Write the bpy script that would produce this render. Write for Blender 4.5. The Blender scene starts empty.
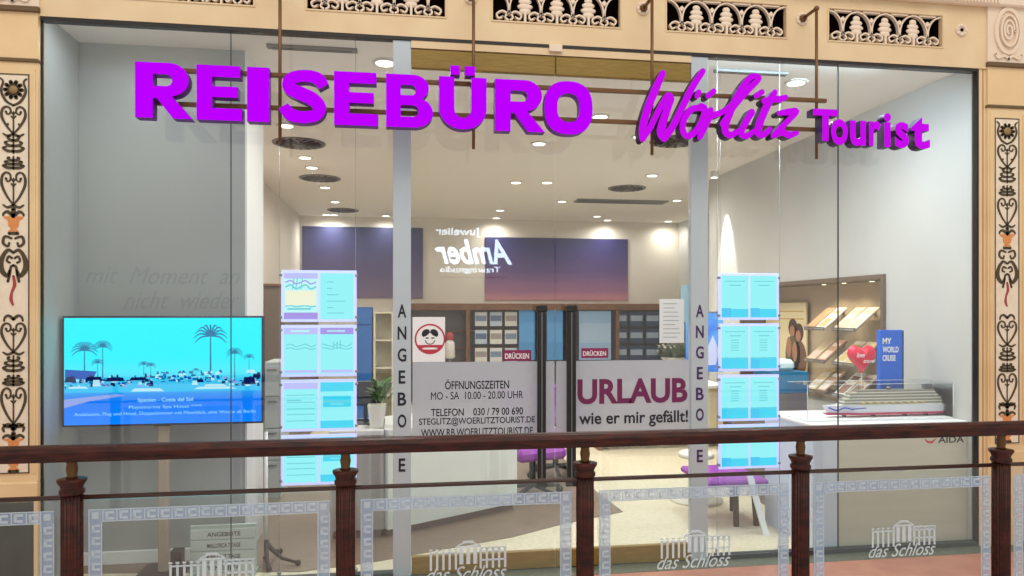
import bpy, math, random
from mathutils import Vector, Matrix
random.seed(7)
C = bpy.context.scene
COL = C.collection
PI = math.pi

# ------------------------------------------------------------------ camera, world, light, exposure
EYE = 1.60; D = 4.42; FPX = 720.0; TH = math.atan(FPX / 4818.0)
cam = bpy.data.cameras.new('camera'); cam_o = bpy.data.objects.new('camera', cam); COL.objects.link(cam_o)
cam.sensor_width = 36.0; cam.lens = 36.0 * FPX / 1024.0; cam.shift_y = 24.0 / 1024.0
cam.clip_start = 0.05; cam.clip_end = 200
cam_o.location = (0, -D, EYE); cam_o.rotation_euler = (PI / 2, 0, -TH)
C.camera = cam_o
world = bpy.data.worlds.new('world'); C.world = world; world.use_nodes = True
world.node_tree.nodes['Background'].inputs[0].default_value = (1.0, 0.93, 0.84, 1)
world.node_tree.nodes['Background'].inputs[1].default_value = 0.72
C.view_settings.view_transform = 'Standard'; C.view_settings.look = 'None'
C.view_settings.gamma = 1; C.view_settings.use_curve_mapping = False
C.view_settings.exposure = 0.0

def light(name, kind, loc, power, color=(1, 1, 1), rot=(0, 0, 0), size=0.1, size_y=None, spot=2.2, blend=0.6):
    l = bpy.data.lights.new(name, kind); l.energy = power; l.color = color
    if kind == 'AREA':
        l.size = size
        if size_y: l.shape = 'RECTANGLE'; l.size_y = size_y
    else: l.shadow_soft_size = size
    if kind == 'SPOT': l.spot_size = spot; l.spot_blend = blend
    o = bpy.data.objects.new(name, l); COL.objects.link(o); o.location = loc; o.rotation_euler = rot
    return o
# area light added for contrast, standing for unseen atrium luminaires above the viewer
light('atrium_fill_light', 'AREA', (0.8, -5.2, 8.5), 340, (1.0, 0.93, 0.82), (math.radians(28), 0, 0), 9.0, 4.0)

# ------------------------------------------------------------------ photo geometry -> place
ct, st = math.cos(TH), math.sin(TH)
def W(px, py, y=0.0):
    """point (x, z) where the sight line meets the upright plane at depth y"""
    t = (px - 512) / FPX; dx = st + t * ct; dy = ct - t * st
    k = (y + D) / dy
    return (k * dx, EYE + k * (312 - py) / FPX)
def WX(px, y=0.0): return W(px, 312, y)[0]
def WZ(px, py, y=0.0): return W(px, py, y)[1]
def F(px, py, z=0.0):
    """point (x, y) where the sight line meets the level plane at height z"""
    k = (z - EYE) * FPX / (312 - py)
    t = (px - 512) / FPX
    return (k * (st + t * ct), -D + k * (ct - t * st))
def XW(px, xw):
    """depth y where a sight line meets the plane x = xw"""
    t = (px - 512) / FPX
    return -D + xw * (ct - t * st) / (st + t * ct)

# ------------------------------------------------------------------ materials
def srgb(c):
    return tuple((v / 255 / 12.92) if v / 255 <= 0.04045 else ((v / 255 + 0.055) / 1.055) ** 2.4 for v in c)
MC = {}
def mat(name, rgb, rough=0.5, metal=0.0, noise=None, scale=8.0, bump=0.0, spec=0.5, emit=None, es=1.0, stretch=None):
    if name in MC: return MC[name]
    m = bpy.data.materials.new(name); m.use_nodes = True; nt = m.node_tree; b = nt.nodes['Principled BSDF']
    c = srgb(rgb)
    b.inputs['Base Color'].default_value = (*c, 1); b.inputs['Roughness'].default_value = rough
    b.inputs['Metallic'].default_value = metal; b.inputs['Specular IOR Level'].default_value = spec
    if noise is not None or bump:
        tc = nt.nodes.new('ShaderNodeTexCoord'); mp = nt.nodes.new('ShaderNodeMapping')
        nz = nt.nodes.new('ShaderNodeTexNoise'); nz.inputs['Scale'].default_value = scale; nz.inputs['Detail'].default_value = 4
        nt.links.new(tc.outputs['Object'], mp.inputs[0]); nt.links.new(mp.outputs[0], nz.inputs['Vector'])
        if stretch: mp.inputs['Scale'].default_value = stretch
        if noise is not None:
            r = nt.nodes.new('ShaderNodeMix'); r.data_type = 'RGBA'
            r.inputs[6].default_value = (*c, 1); r.inputs[7].default_value = (*srgb(noise), 1)
            mr = nt.nodes.new('ShaderNodeMapRange'); mr.inputs[1].default_value = 0.35; mr.inputs[2].default_value = 0.65
            nt.links.new(nz.outputs[0], mr.inputs[0]); nt.links.new(mr.outputs[0], r.inputs[0])
            nt.links.new(r.outputs[2], b.inputs['Base Color'])
        if bump:
            bp = nt.nodes.new('ShaderNodeBump'); bp.inputs['Strength'].default_value = bump; bp.inputs['Distance'].default_value = 0.01
            nt.links.new(nz.outputs[0], bp.inputs['Height']); nt.links.new(bp.outputs[0], b.inputs['Normal'])
    if emit:
        b.inputs['Emission Color'].default_value = (*srgb(emit), 1); b.inputs['Emission Strength'].default_value = es
    MC[name] = m; return m
def glow(name, rgb, s=1.0):
    """a self-luminous surface"""
    if name in MC: return MC[name]
    m = bpy.data.materials.new(name); m.use_nodes = True; nt = m.node_tree; nt.nodes.clear()
    e = nt.nodes.new('ShaderNodeEmission'); o = nt.nodes.new('ShaderNodeOutputMaterial')
    e.inputs[0].default_value = (*srgb(rgb), 1); e.inputs[1].default_value = s
    nt.links.new(e.outputs[0], o.inputs[0]); MC[name] = m; return m
def thin_glass(name, tint=(1, 1, 1), refl=1.0, rough=0.0):
    if name in MC: return MC[name]
    m = bpy.data.materials.new(name); m.use_nodes = True; nt = m.node_tree; nt.nodes.clear()
    t = nt.nodes.new('ShaderNodeBsdfTransparent'); g = nt.nodes.new('ShaderNodeBsdfGlossy'); f = nt.nodes.new('ShaderNodeFresnel')
    x = nt.nodes.new('ShaderNodeMixShader'); o = nt.nodes.new('ShaderNodeOutputMaterial'); mu = nt.nodes.new('ShaderNodeMath')
    t.inputs[0].default_value = (*tint, 1); g.inputs['Roughness'].default_value = rough; f.inputs[0].default_value = 1.5
    g.inputs[0].default_value = (1, 1, 1, 1)
    # same refractive index on both faces of the thin sheet
    ge = nt.nodes.new('ShaderNodeNewGeometry'); mr = nt.nodes.new('ShaderNodeMapRange')
    mr.inputs[3].default_value = 1.5; mr.inputs[4].default_value = 1 / 1.5
    nt.links.new(ge.outputs['Backfacing'], mr.inputs[0]); nt.links.new(mr.outputs[0], f.inputs[0])
    mu.operation = 'MULTIPLY'; mu.inputs[1].default_value = refl
    nt.links.new(f.outputs[0], mu.inputs[0]); nt.links.new(mu.outputs[0], x.inputs[0])
    nt.links.new(t.outputs[0], x.inputs[1]); nt.links.new(g.outputs[0], x.inputs[2]); nt.links.new(x.outputs[0], o.inputs[0])
    MC[name] = m; return m
def film(name, rgb, opacity):
    """frosted adhesive film: part see-through, part matt white"""
    if name in MC: return MC[name]
    m = bpy.data.materials.new(name); m.use_nodes = True; nt = m.node_tree; nt.nodes.clear()
    t = nt.nodes.new('ShaderNodeBsdfTransparent'); d = nt.nodes.new('ShaderNodeBsdfDiffuse'); l = nt.nodes.new('ShaderNodeBsdfTranslucent')
    a = nt.nodes.new('ShaderNodeMixShader'); x = nt.nodes.new('ShaderNodeMixShader'); o = nt.nodes.new('ShaderNodeOutputMaterial')
    d.inputs[0].default_value = (*srgb(rgb), 1); l.inputs[0].default_value = (*srgb(rgb), 1)
    a.inputs[0].default_value = 0.4; x.inputs[0].default_value = opacity
    nt.links.new(d.outputs[0], a.inputs[1]); nt.links.new(l.outputs[0], a.inputs[2])
    nt.links.new(t.outputs[0], x.inputs[1]); nt.links.new(a.outputs[0], x.inputs[2]); nt.links.new(x.outputs[0], o.inputs[0])
    MC[name] = m; return m

M_cream = mat('cream_stone', (236, 208, 164), 0.55, noise=(228, 196, 150), scale=3, bump=0.05)
M_peach = mat('peach_stone', (228, 204, 166), 0.6, noise=(222, 194, 156), scale=4, bump=0.05)
M_pale = mat('pale_relief_stone', (232, 212, 192), 0.65)
M_line = mat('brown_moulding', (104, 80, 52), 0.5)
M_ivory = mat('ivory_panel', (240, 226, 206), 0.6, noise=(232, 216, 194), scale=20)
M_orn = mat('bronze_green_paint', (82, 68, 44), 0.6, noise=(66, 52, 36), scale=60)
M_orng = mat('orange_paint', (224, 152, 92), 0.6, noise=(214, 132, 70), scale=60)
M_redp = mat('red_ribbon_paint', (170, 62, 66), 0.6)
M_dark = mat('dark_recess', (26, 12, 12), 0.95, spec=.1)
M_black = mat('black_metal', (22, 20, 22), 0.35)
M_frame = mat('black_window_frame', (30, 26, 28), 0.4)
M_brass = mat('brass_rail', (146, 120, 54), 0.4, metal=0.1, noise=(132, 106, 42), scale=12, stretch=(1, 1, 8))
M_rod = mat('bronze_rod', (112, 76, 46), 0.4, metal=0.3)
M_mahog = mat('mahogany', (74, 30, 22), 0.42, spec=.22, noise=(40, 17, 14), scale=9, stretch=(1, 6, 6))
M_neck = mat('brass_neck', (92, 62, 30), 0.35, metal=0.5)
M_alu = mat('pale_aluminium', (186, 198, 208), 0.45, metal=0.1)
M_grey = mat('grey_wall_paint', (166, 172, 172), 0.8, noise=(160, 166, 167), scale=1.2)
M_white = mat('white_paint', (232, 234, 234), 0.7)
M_wallw = mat('warm_white_wall', (222, 216, 206), 0.8)
M_wallg = mat('light_grey_wall', (196, 196, 192), 0.8, noise=(190, 190, 187), scale=1.5)
M_ceil = mat('ceiling_paint', (236, 232, 224), 0.85)
M_taupe = mat('taupe_wood_floor', (128, 112, 96), 0.45, noise=(114, 98, 84), scale=6, stretch=(1, 7, 1))
M_beige = mat('beige_floor', (220, 210, 186), 0.5, noise=(204, 194, 168), scale=30)
M_pink = mat('rose_stone', (206, 142, 122), 0.4, noise=(190, 124, 106), scale=5)
M_band = mat('grey_green_granite', (112, 118, 104), 0.4, noise=(92, 98, 88), scale=40)
M_wood = mat('brown_wood', (128, 84, 50), 0.5, noise=(106, 68, 40), scale=5, stretch=(1, 1, 6))
M_taupew = mat('taupe_cabinet', (112, 94, 80), 0.55)
M_counter = mat('white_laminate', (232, 236, 230), 0.35)
M_glass = thin_glass('shop_glass', (0.97, 0.985, 0.985), 1.0)
M_rglass = thin_glass('rail_glass', (0.93, 0.96, 0.96), 0.8)
M_acryl = thin_glass('acrylic', (0.985, 0.99, 0.995), 0.35)
M_sealant = mat('dark_sealant', (60, 66, 70), 0.5)
M_purple = glow('sign_purple', (188, 0, 255), 1.0)
M_magenta = glow('sign_magenta', (200, 14, 236), 1.0)
M_pside = mat('sign_side', (84, 10, 120), 0.5, emit=(70, 0, 110), es=0.15)
M_pside2 = mat('sign_side_dark', (44, 14, 70), 0.5)
M_txt = mat('dark_lettering', (34, 30, 44), 0.6)
M_plum = mat('plum_lettering', (112, 28, 84), 0.6)
M_paper = mat('white_paper', (240, 242, 246), 0.7)
M_black_pl = mat('black_plastic', (26, 26, 30), 0.4)
M_seat = mat('purple_upholstery', (150, 62, 168), 0.7, noise=(138, 52, 156), scale=40)
M_leaf = mat('leaf_green', (70, 108, 52), 0.5)
M_steel = mat('steel', (150, 152, 154), 0.3, metal=0.8)

# ------------------------------------------------------------------ mesh helpers
WEIGHT = 1.0
class MB:
    def __init__(s): s.v = []; s.f = []; s.mi = []; s.cur = 0; s.sm = []
    def add(s, vs, fs, smooth=False):
        o = len(s.v); s.v += [tuple(v) for v in vs]
        for f in fs: s.f.append(tuple(o + i for i in f)); s.mi.append(s.cur); s.sm.append(smooth)
    def box(s, x0, x1, y0, y1, z0, z1, b=0.0):
        if x0 > x1: x0, x1 = x1, x0
        if y0 > y1: y0, y1 = y1, y0
        if z0 > z1: z0, z1 = z1, z0
        if b <= 0:
            s.add([(x0, y0, z0), (x1, y0, z0), (x1, y1, z0), (x0, y1, z0), (x0, y0, z1), (x1, y0, z1), (x1, y1, z1), (x0, y1, z1)],
                  [(0, 3, 2, 1), (4, 5, 6, 7), (0, 1, 5, 4), (1, 2, 6, 5), (2, 3, 7, 6), (3, 0, 4, 7)])
        else:
            b = min(b, (x1 - x0) * .49, (y1 - y0) * .49, (z1 - z0) * .49)
            cx, cy, cz = (x0 + x1) / 2, (y0 + y1) / 2, (z0 + z1) / 2
            hx, hy, hz = (x1 - x0) / 2, (y1 - y0) / 2, (z1 - z0) / 2
            vs = []; idx = {}
            for sx in (-1, 1):
                for sy in (-1, 1):
                    for sz in (-1, 1):
                        for a in range(3):
                            p = [hx - b, hy - b, hz - b]; p[a] += b
                            idx[(sx, sy, sz, a)] = len(vs); vs.append((cx + sx * p[0], cy + sy * p[1], cz + sz * p[2]))
            fs = []
            for a in range(3):
                o1, o2 = [(1, 2), (0, 2), (0, 1)][a]
                for sg in (-1, 1):
                    q = []
                    for (p, r) in ((-1, -1), (1, -1), (1, 1), (-1, 1)):
                        k = [0, 0, 0]; k[a] = sg; k[o1] = p; k[o2] = r; q.append(idx[(*k, a)])
                    fs.append(tuple(q))
            for a in range(3):          # edges along axis a
                o1, o2 = [(1, 2), (0, 2), (0, 1)][a]
                for p in (-1, 1):
                    for r in (-1, 1):
                        k0 = [0, 0, 0]; k0[a] = -1; k0[o1] = p; k0[o2] = r; k1 = list(k0); k1[a] = 1
                        fs.append((idx[(*k0, o1)], idx[(*k1, o1)], idx[(*k1, o2)], idx[(*k0, o2)]))
            for sx in (-1, 1):
                for sy in (-1, 1):
                    for sz in (-1, 1): fs.append(tuple(idx[(sx, sy, sz, a)] for a in range(3)))
            s.add(vs, fs)
        return s
    def hexa(s, bot, top):
        s.add(list(bot) + list(top), [(3, 2, 1, 0), (4, 5, 6, 7), (0, 1, 5, 4), (1, 2, 6, 5), (2, 3, 7, 6), (3, 0, 4, 7)]); return s
    def prism(s, pts, z0, z1):
        n = len(pts); s.add([(x, y, z0) for x, y in pts] + [(x, y, z1) for x, y in pts],
                            [tuple(reversed(range(n))), tuple(range(n, 2 * n))] + [(i, (i + 1) % n, n + (i + 1) % n, n + i) for i in range(n)]); return s
    def plate(s, pts, y0, y1):
        """polygon given in x,z, thickness along y (y0 in front)"""
        n = len(pts); s.add([(x, y0, z) for x, z in pts] + [(x, y1, z) for x, z in pts],
                            [tuple(range(n)), tuple(reversed(range(n, 2 * n)))] + [(i, n + i, n + (i + 1) % n, (i + 1) % n) for i in range(n)]); return s
    def lathe(s, cx, cy, prof, n=24, flute=0, fd=0.0, axis='z'):
        vs = []; fs = []
        for r, z in prof:
            for i in range(n):
                a = 2 * PI * i / n; rr = r
                if flute and fd: rr = r - fd * (0.5 - 0.5 * math.cos(a * flute))
                if axis == 'z': vs.append((cx + rr * math.cos(a), cy + rr * math.sin(a), z))
                elif axis == 'y': vs.append((cx + rr * math.cos(a), z, cy + rr * math.sin(a)))
                else: vs.append((z, cx + rr * math.cos(a), cy + rr * math.sin(a)))
        m = len(prof)
        for j in range(m - 1):
            for i in range(n):
                a, b = j * n + i, j * n + (i + 1) % n; fs.append((a, b, b + n, a + n))
        fs.append(tuple(reversed(range(n)))); fs.append(tuple(range((m - 1) * n, m * n)))
        s.add(vs, fs, True); return s
    def tube(s, pts, r, n=8):
        pts = [Vector(p) for p in pts]; vs = []; fs = []
        rs = r if isinstance(r, (list, tuple)) else [r] * len(pts)
        for k, p in enumerate(pts):
            d = (pts[min(k + 1, len(pts) - 1)] - pts[max(k - 1, 0)]).normalized()
            up = Vector((0, 0, 1)) if abs(d.z) < 0.9 else Vector((1, 0, 0))
            a = d.cross(up).normalized(); b = d.cross(a).normalized()
            for i in range(n):
                t = 2 * PI * i / n; vs.append(p + a * math.cos(t) * rs[k] + b * math.sin(t) * rs[k])
        for k in range(len(pts) - 1):
            for i in range(n):
                q, w = k * n + i, k * n + (i + 1) % n; fs.append((q, w, w + n, q + n))
        fs.append(tuple(reversed(range(n)))); fs.append(tuple(range((len(pts) - 1) * n, len(pts) * n)))
        s.add(vs, fs, True); return s
    def ball(s, c, r, n=12, m=8):
        rx, ry, rz = r if isinstance(r, (tuple, list)) else (r, r, r)
        vs = []; fs = []
        for j in range(m + 1):
            t = PI * j / m
            for i in range(n):
                a = 2 * PI * i / n
                vs.append((c[0] + rx * math.sin(t) * math.cos(a), c[1] + ry * math.sin(t) * math.sin(a), c[2] + rz * math.cos(t)))
        for j in range(m):
            for i in range(n):
                a, b = j * n + i, j * n + (i + 1) % n; fs.append((a, b, b + n, a + n))
        s.add(vs, fs, True); return s
    def stroke(s, pts, w, y0, y1, caps=True, smooth=True, closed=False):
        """a brush stroke in the x,z plane; w a width or one per point; from y0 (front) to y1"""
        ws = [q * WEIGHT for q in (list(w) if isinstance(w, (list, tuple)) else [w] * len(pts))]
        if smooth and len(pts) > 2: pts, ws = catmull(pts, ws, 5)
        P = [Vector(p) for p in pts]; L = []; R = []
        for k, p in enumerate(P):
            d = P[min(k + 1, len(P) - 1)] - P[max(k - 1, 0)]
            if d.length < 1e-9: d = Vector((1, 0))
            d.normalize(); nn = Vector((-d.y, d.x)) * ws[k] / 2
            L.append(p + nn); R.append(p - nn)
        n = len(P); vs = []
        for y in (y0, y1):
            vs += [(q.x, y, q.y) for q in L] + [(q.x, y, q.y) for q in R]
        fs = []
        for k in range(n - 1):
            fs.append((n + k, n + k + 1, k + 1, k)); fs.append((2 * n + k, 2 * n + k + 1, 3 * n + k + 1, 3 * n + k))
            fs.append((k, k + 1, 2 * n + k + 1, 2 * n + k)); fs.append((n + k + 1, n + k, 3 * n + k, 3 * n + k + 1))
        fs.append((n, 0, 2 * n, 3 * n)); fs.append((n - 1, 2 * n - 1, 4 * n - 1, 3 * n - 1))
        s.add(vs, fs)
        if caps:
            for k in (0, n - 1):
                m = 10; c = P[k]; r = ws[k] / 2
                s.plate([(c.x + r * math.cos(2 * PI * i / m), c.y + r * math.sin(2 * PI * i / m)) for i in range(m)], y0, y1)
        return s
    def build(s, name, m, parent=None, front=None):
        me = bpy.data.meshes.new(name); me.from_pydata(s.v, [], s.f); me.validate()
        ms = m if isinstance(m, (list, tuple)) else [m]
        for q in ms: me.materials.append(q)
        if len(me.polygons) == len(s.mi):
            me.polygons.foreach_set('material_index', s.mi); me.polygons.foreach_set('use_smooth', s.sm)
        o = bpy.data.objects.new(name, me); COL.objects.link(o)
        if parent: attach(o, parent)
        return o
def attach(o, parent):
    """parent while keeping the mesh where it was modelled, origin kept with the thing"""
    T = world_of(parent); o.parent = parent
    if o.type == 'MESH':
        o.data.transform(T.inverted())
def world_of(o):
    M = Matrix.LocRotScale(o.location, o.rotation_euler, o.scale)
    return world_of(o.parent) @ M if o.parent else M
def catmull(pts, ws, sub):
    out = []; ow = []; n = len(pts)
    for i in range(n - 1):
        p0, p1, p2, p3 = pts[max(i - 1, 0)], pts[i], pts[i + 1], pts[min(i + 2, n - 1)]
        for k in range(sub):
            t = k / sub
            q = [0.5 * (2 * p1[a] + (p2[a] - p0[a]) * t + (2 * p0[a] - 5 * p1[a] + 4 * p2[a] - p3[a]) * t * t + (3 * p1[a] - p0[a] - 3 * p2[a] + p3[a]) * t ** 3) for a in (0, 1)]
            out.append(tuple(q)); ow.append(ws[i] * (1 - t) + ws[i + 1] * t)
    out.append(tuple(pts[-1])); ow.append(ws[-1]); return out, ow

def tag(o, label=None, cat=None, group=None, kind=None):
    if label: o['label'] = label
    if cat: o['category'] = cat
    if group: o['group'] = group
    if kind: o['kind'] = kind
    return o
def thing(name, loc, label, cat, group=None, rz=0):
    o = bpy.data.objects.new(name, None); COL.objects.link(o); o.location = loc; o.rotation_euler = (0, 0, rz)
    o.empty_display_size = 0.05
    return tag(o, label, cat, group)
def struct(name, b, m, parent=None, label=None):
    o = b.build(name, m, parent)
    if not parent: o['kind'] = 'structure'
    if label: o['label'] = label
    return o
def curve_mesh(splines=None, text=None, extrude=0.0, offset=0.0, shear=0.0, spacing=1.0):
    """closed outlines (with holes) or a string -> mesh data in its own x,y plane"""
    if text is not None:
        cu = bpy.data.curves.new('t', 'FONT'); cu.body = text; cu.offset = offset; cu.shear = shear; cu.space_character = spacing
        cu.resolution_u = 4
    else:
        cu = bpy.data.curves.new('c', 'CURVE'); cu.dimensions = '2D'; cu.fill_mode = 'BOTH'
        for sp in splines:
            s = cu.splines.new('POLY'); s.points.add(len(sp) - 1)
            for p, q in zip(s.points, sp): p.co = (q[0], q[1], 0, 1)
            s.use_cyclic_u = True
    cu.extrude = extrude
    o = bpy.data.objects.new('tmp', cu); COL.objects.link(o); bpy.context.view_layer.update()
    dg = bpy.context.evaluated_depsgraph_get()
    me = bpy.data.meshes.new_from_object(o.evaluated_get(dg))
    bpy.data.objects.remove(o); bpy.data.curves.remove(cu)
    return me
def place_flat(me, name, box, y, thick, mats, parent=None, keep=False, right=False, mapf=None):
    """lay a flat mesh into the box (x0,x1,z0,z1) of an upright plane, facing the viewer's side"""
    vs = [v.co.copy() for v in me.vertices]
    x0 = min(v.x for v in vs); x1 = max(v.x for v in vs); y0 = min(v.y for v in vs); y1 = max(v.y for v in vs)
    X0, X1, Z0, Z1 = box
    sx = (X1 - X0) / (x1 - x0) if X1 is not None else None; sz = (Z1 - Z0) / (y1 - y0)
    if sx is None or keep: sx = min(sz, sx) if sx else sz; sz = sx
    zmax = max(abs(v.z) for v in vs)
    for v in me.vertices:
        z = v.co.z; f = (z / zmax if zmax > 1e-9 else 0)
        p = Vector((X0 + (v.co.x - x0) * sx, y - (thick / 2) * f, Z0 + (v.co.y - y0) * sz))
        v.co = mapf(p) if mapf else p
    me.name = name
    me.materials.clear()
    for m in mats: me.materials.append(m)
    for p in me.polygons: p.use_smooth = False
    me.update()
    if len(mats) > 1:
        for p in me.polygons: p.material_index = 0 if p.normal.y < -0.7 else 1
    else:
        for p in me.polygons: p.material_index = 0
    o = bpy.data.objects.new(name, me); COL.objects.link(o)
    if parent: attach(o, parent)
    return o
def text(name, s, box, y, m, parent=None, thick=0.002, offset=0.0, shear=0.0, spacing=1.0, keep=False, mapf=None):
    me = curve_mesh(text=s, extrude=0.01 if thick else 0.0, offset=offset, shear=shear, spacing=spacing)
    return place_flat(me, name, box, y, thick, m if isinstance(m, (list, tuple)) else [m], parent, keep, mapf=mapf)
def arc(cx, cy, rx, ry, a0, a1, n=10):
    return [(cx + rx * math.cos(math.radians(a0 + (a1 - a0) * i / n)), cy + ry * math.sin(math.radians(a0 + (a1 - a0) * i / n))) for i in range(n + 1)]

# ------------------------------------------------------------------ key planes
XL = WX(42); XR = WX(975); ZT = 3.263           # shop opening
CEIL = 3.30; YB = 8.7                            # ceiling, back wall
XRAIL0, XRAIL1 = None, None
YR = -1.52                                       # railing plane
XRW = XR + 0.0                                   # right side wall of the shop

# ================================================================== SETTING
# floors
b = MB(); b.box(XL - 3, XR + 3.5, YR - 0.12, -0.16, -0.2, 0.0); struct('floor', b, M_pink)
b = MB(); b.box(XL - 3, XR + 3.5, -0.16, 0.03, -0.2, 0.002); struct('floor_border', b, M_band)
b = MB(); b.box(XL - 0.6, XR + 3.4, 0.03, YB + .3, -0.2, 0.0); struct('floor_shop', b, M_beige)
# taupe wood laid into the beige floor
pts = [F(*p) for p in ((300, 572), (370, 563), (514, 537), (560, 525), (623, 512), (597, 492), (560, 455), (420, 440), (300, 440), (200, 470), (60, 560), (60, 574))]
b = MB(); b.prism(pts, 0.0, 0.004); struct('floor_inlay', b, M_taupe)
# right side light floor band near the plinth
# ceiling and walls of the shop
b = MB(); b.box(XL - 0.6, XR + 3.4, 0.031, YB + .3, CEIL, CEIL + 0.08); struct('ceiling', b, M_ceil)
xlw = WX(300, YB)
b = MB(); b.box(xlw - 0.2, XR + 3.4, YB, YB + 0.2, 0, CEIL); struct('wall_back', b, M_wallw)
b = MB(); b.box(xlw - 0.2, xlw, 1.1, YB, 0, CEIL); struct('wall_left', b, M_wallw)
# left display partition, grey face, white end
YP = 0.47; XP = WX(245, YP)
b = MB(); b.box(XL - 0.5, XP, YP, YP + 0.55, 0, CEIL)
b.cur = 1; b.box(XP, XP + 0.012, YP, YP + 0.55, 0, CEIL)
part_wall = struct('wall_display', b, [M_grey, M_white])
b = MB(); b.box(XL - 0.5, XP, YP - 0.014, YP, 0.0, 0.085, 0.004); struct('baseboard_display', b, M_white)
b = MB(); b.box(XL - 0.1, XL - .001, 0.031, YP - .001, 0, CEIL); struct('wall_reveal', b, M_grey)
# right side wall with a lit shelf niche
ny0 = XW(886, XRW); ny1 = XW(742, XRW); yend = XW(709, XRW)
nz1 = WZ(886, 274, ny0); nz0 = 0.80; nd = 0.34
b = MB()
b.box(XRW, XRW + 0.45, 0.03, ny0, 0, CEIL)
b.box(XRW, XRW + 0.45, ny0, ny1, nz1, CEIL); b.box(XRW, XRW + 0.45, ny0, ny1, 0, nz0)
b.box(XRW, XRW + 0.45, ny1, yend, 0, CEIL)
b.box(XRW + nd, XRW + 0.45, ny0, ny1, nz0, nz1)
struct('wall_right', b, M_wallg)
b = MB(); b.box(XRW + 1.3, XRW + 1.5, yend, YB, 0, CEIL); b.box(XRW + .45, XRW + 1.5, yend - .2, yend, 0, CEIL); struct('wall_rear_right', b, M_wallg)
# niche lining
b = MB()
b.box(XRW + nd - 0.012, XRW + nd - .001, ny0 + .001, ny1 - .001, nz0, nz1)
b.cur = 1
b.box(XRW - 0.03, XRW + nd - .013, ny0, ny1, nz1 - 0.035, nz1)
b.box(XRW - 0.03, XRW + nd - .013, ny0 + .001, ny0 + 0.03, nz0, nz1 - .036)
b.box(XRW - 0.03, XRW + nd - .013, ny1 - 0.03, ny1 - .001, nz0, nz1 - .036)
b.cur = 2
b.box(XRW - 0.03, XRW + nd - .013, ny0 + .031, ny1 - .031, nz0, nz0 + 0.03)
struct('trim_3', b, [mat('niche_panel', (196, 178, 150), 0.7), M_taupew, M_taupew])

# ------------------------------------------------------------------ front wall (fascia) and pilasters
b = MB()
zf = [(ZT, 4.3)]
grl = [(-72, 18), (122, 253), (307, 445), (493, 620), (667, 786), (829, 942)]
GZ0, GZ1 = 3.395, 3.602
xs = [XL - 3]
for a, c in grl: xs += [WX(a, -.03), WX(c, -.03)]
xs.append(XR + 3.5)
YF = -0.03
b.box(xs[0], xs[-1], YF, 0.03, 3.263, GZ0); b.box(xs[0], xs[-1], YF, 0.10, GZ1, 4.4)
for i in range(0, len(xs), 2): b.box(xs[i], xs[i + 1], YF, 0.10, GZ0, GZ1)
b.box(xs[0], xs[-1], 0.10, 0.16, CEIL + .001, 4.4)
struct('wall_front', b, M_peach)
# ribbed cornice moulding over the fascia
b = MB(); b.box(xs[0], xs[-1], YF - 0.05, YF - .001, 3.68, 3.76, 0.01); b.box(xs[0], xs[-1], YF - 0.10, YF - .001, 3.80, 4.0, 0.02)
x = WX(-40)
while x < WX(990): b.box(x, x + 0.012, YF - 0.062, YF - .05, 3.69, 3.75); x += 0.026
struct('trim_4', b, M_pale)
# thin black frame around the glazing
b = MB()
b.box(XL - 0.008, XL + .004, -0.012, 0.012, 0, 3.2625); b.box(XR - .003, XR + 0.012, -0.02, 0.02, 0, 3.2625)
b.box(XL + .004, XR - .003, -0.028, 0.03, 3.243, 3.2625)
struct('window_frame', b, M_frame)
b = MB(); b.box(XL, WX(393), -0.03, 0.03, 0.002, 0.03); b.box(WX(707), XR, -0.03, 0.03, 0.002, 0.03); struct('window_sill', b, M_sealant)

# right reveal (cream jamb) and left reveal
b = MB(); b.box(XR + 0.013, WX(988, -0.04), -.02, 0.03, 0, 3.262); b.cur = 1
b.box(XR + 0.04, XR + 0.045, -.0215, -.02, 0, 3.262); struct('trim_5', b, [M_cream, M_line])

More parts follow.
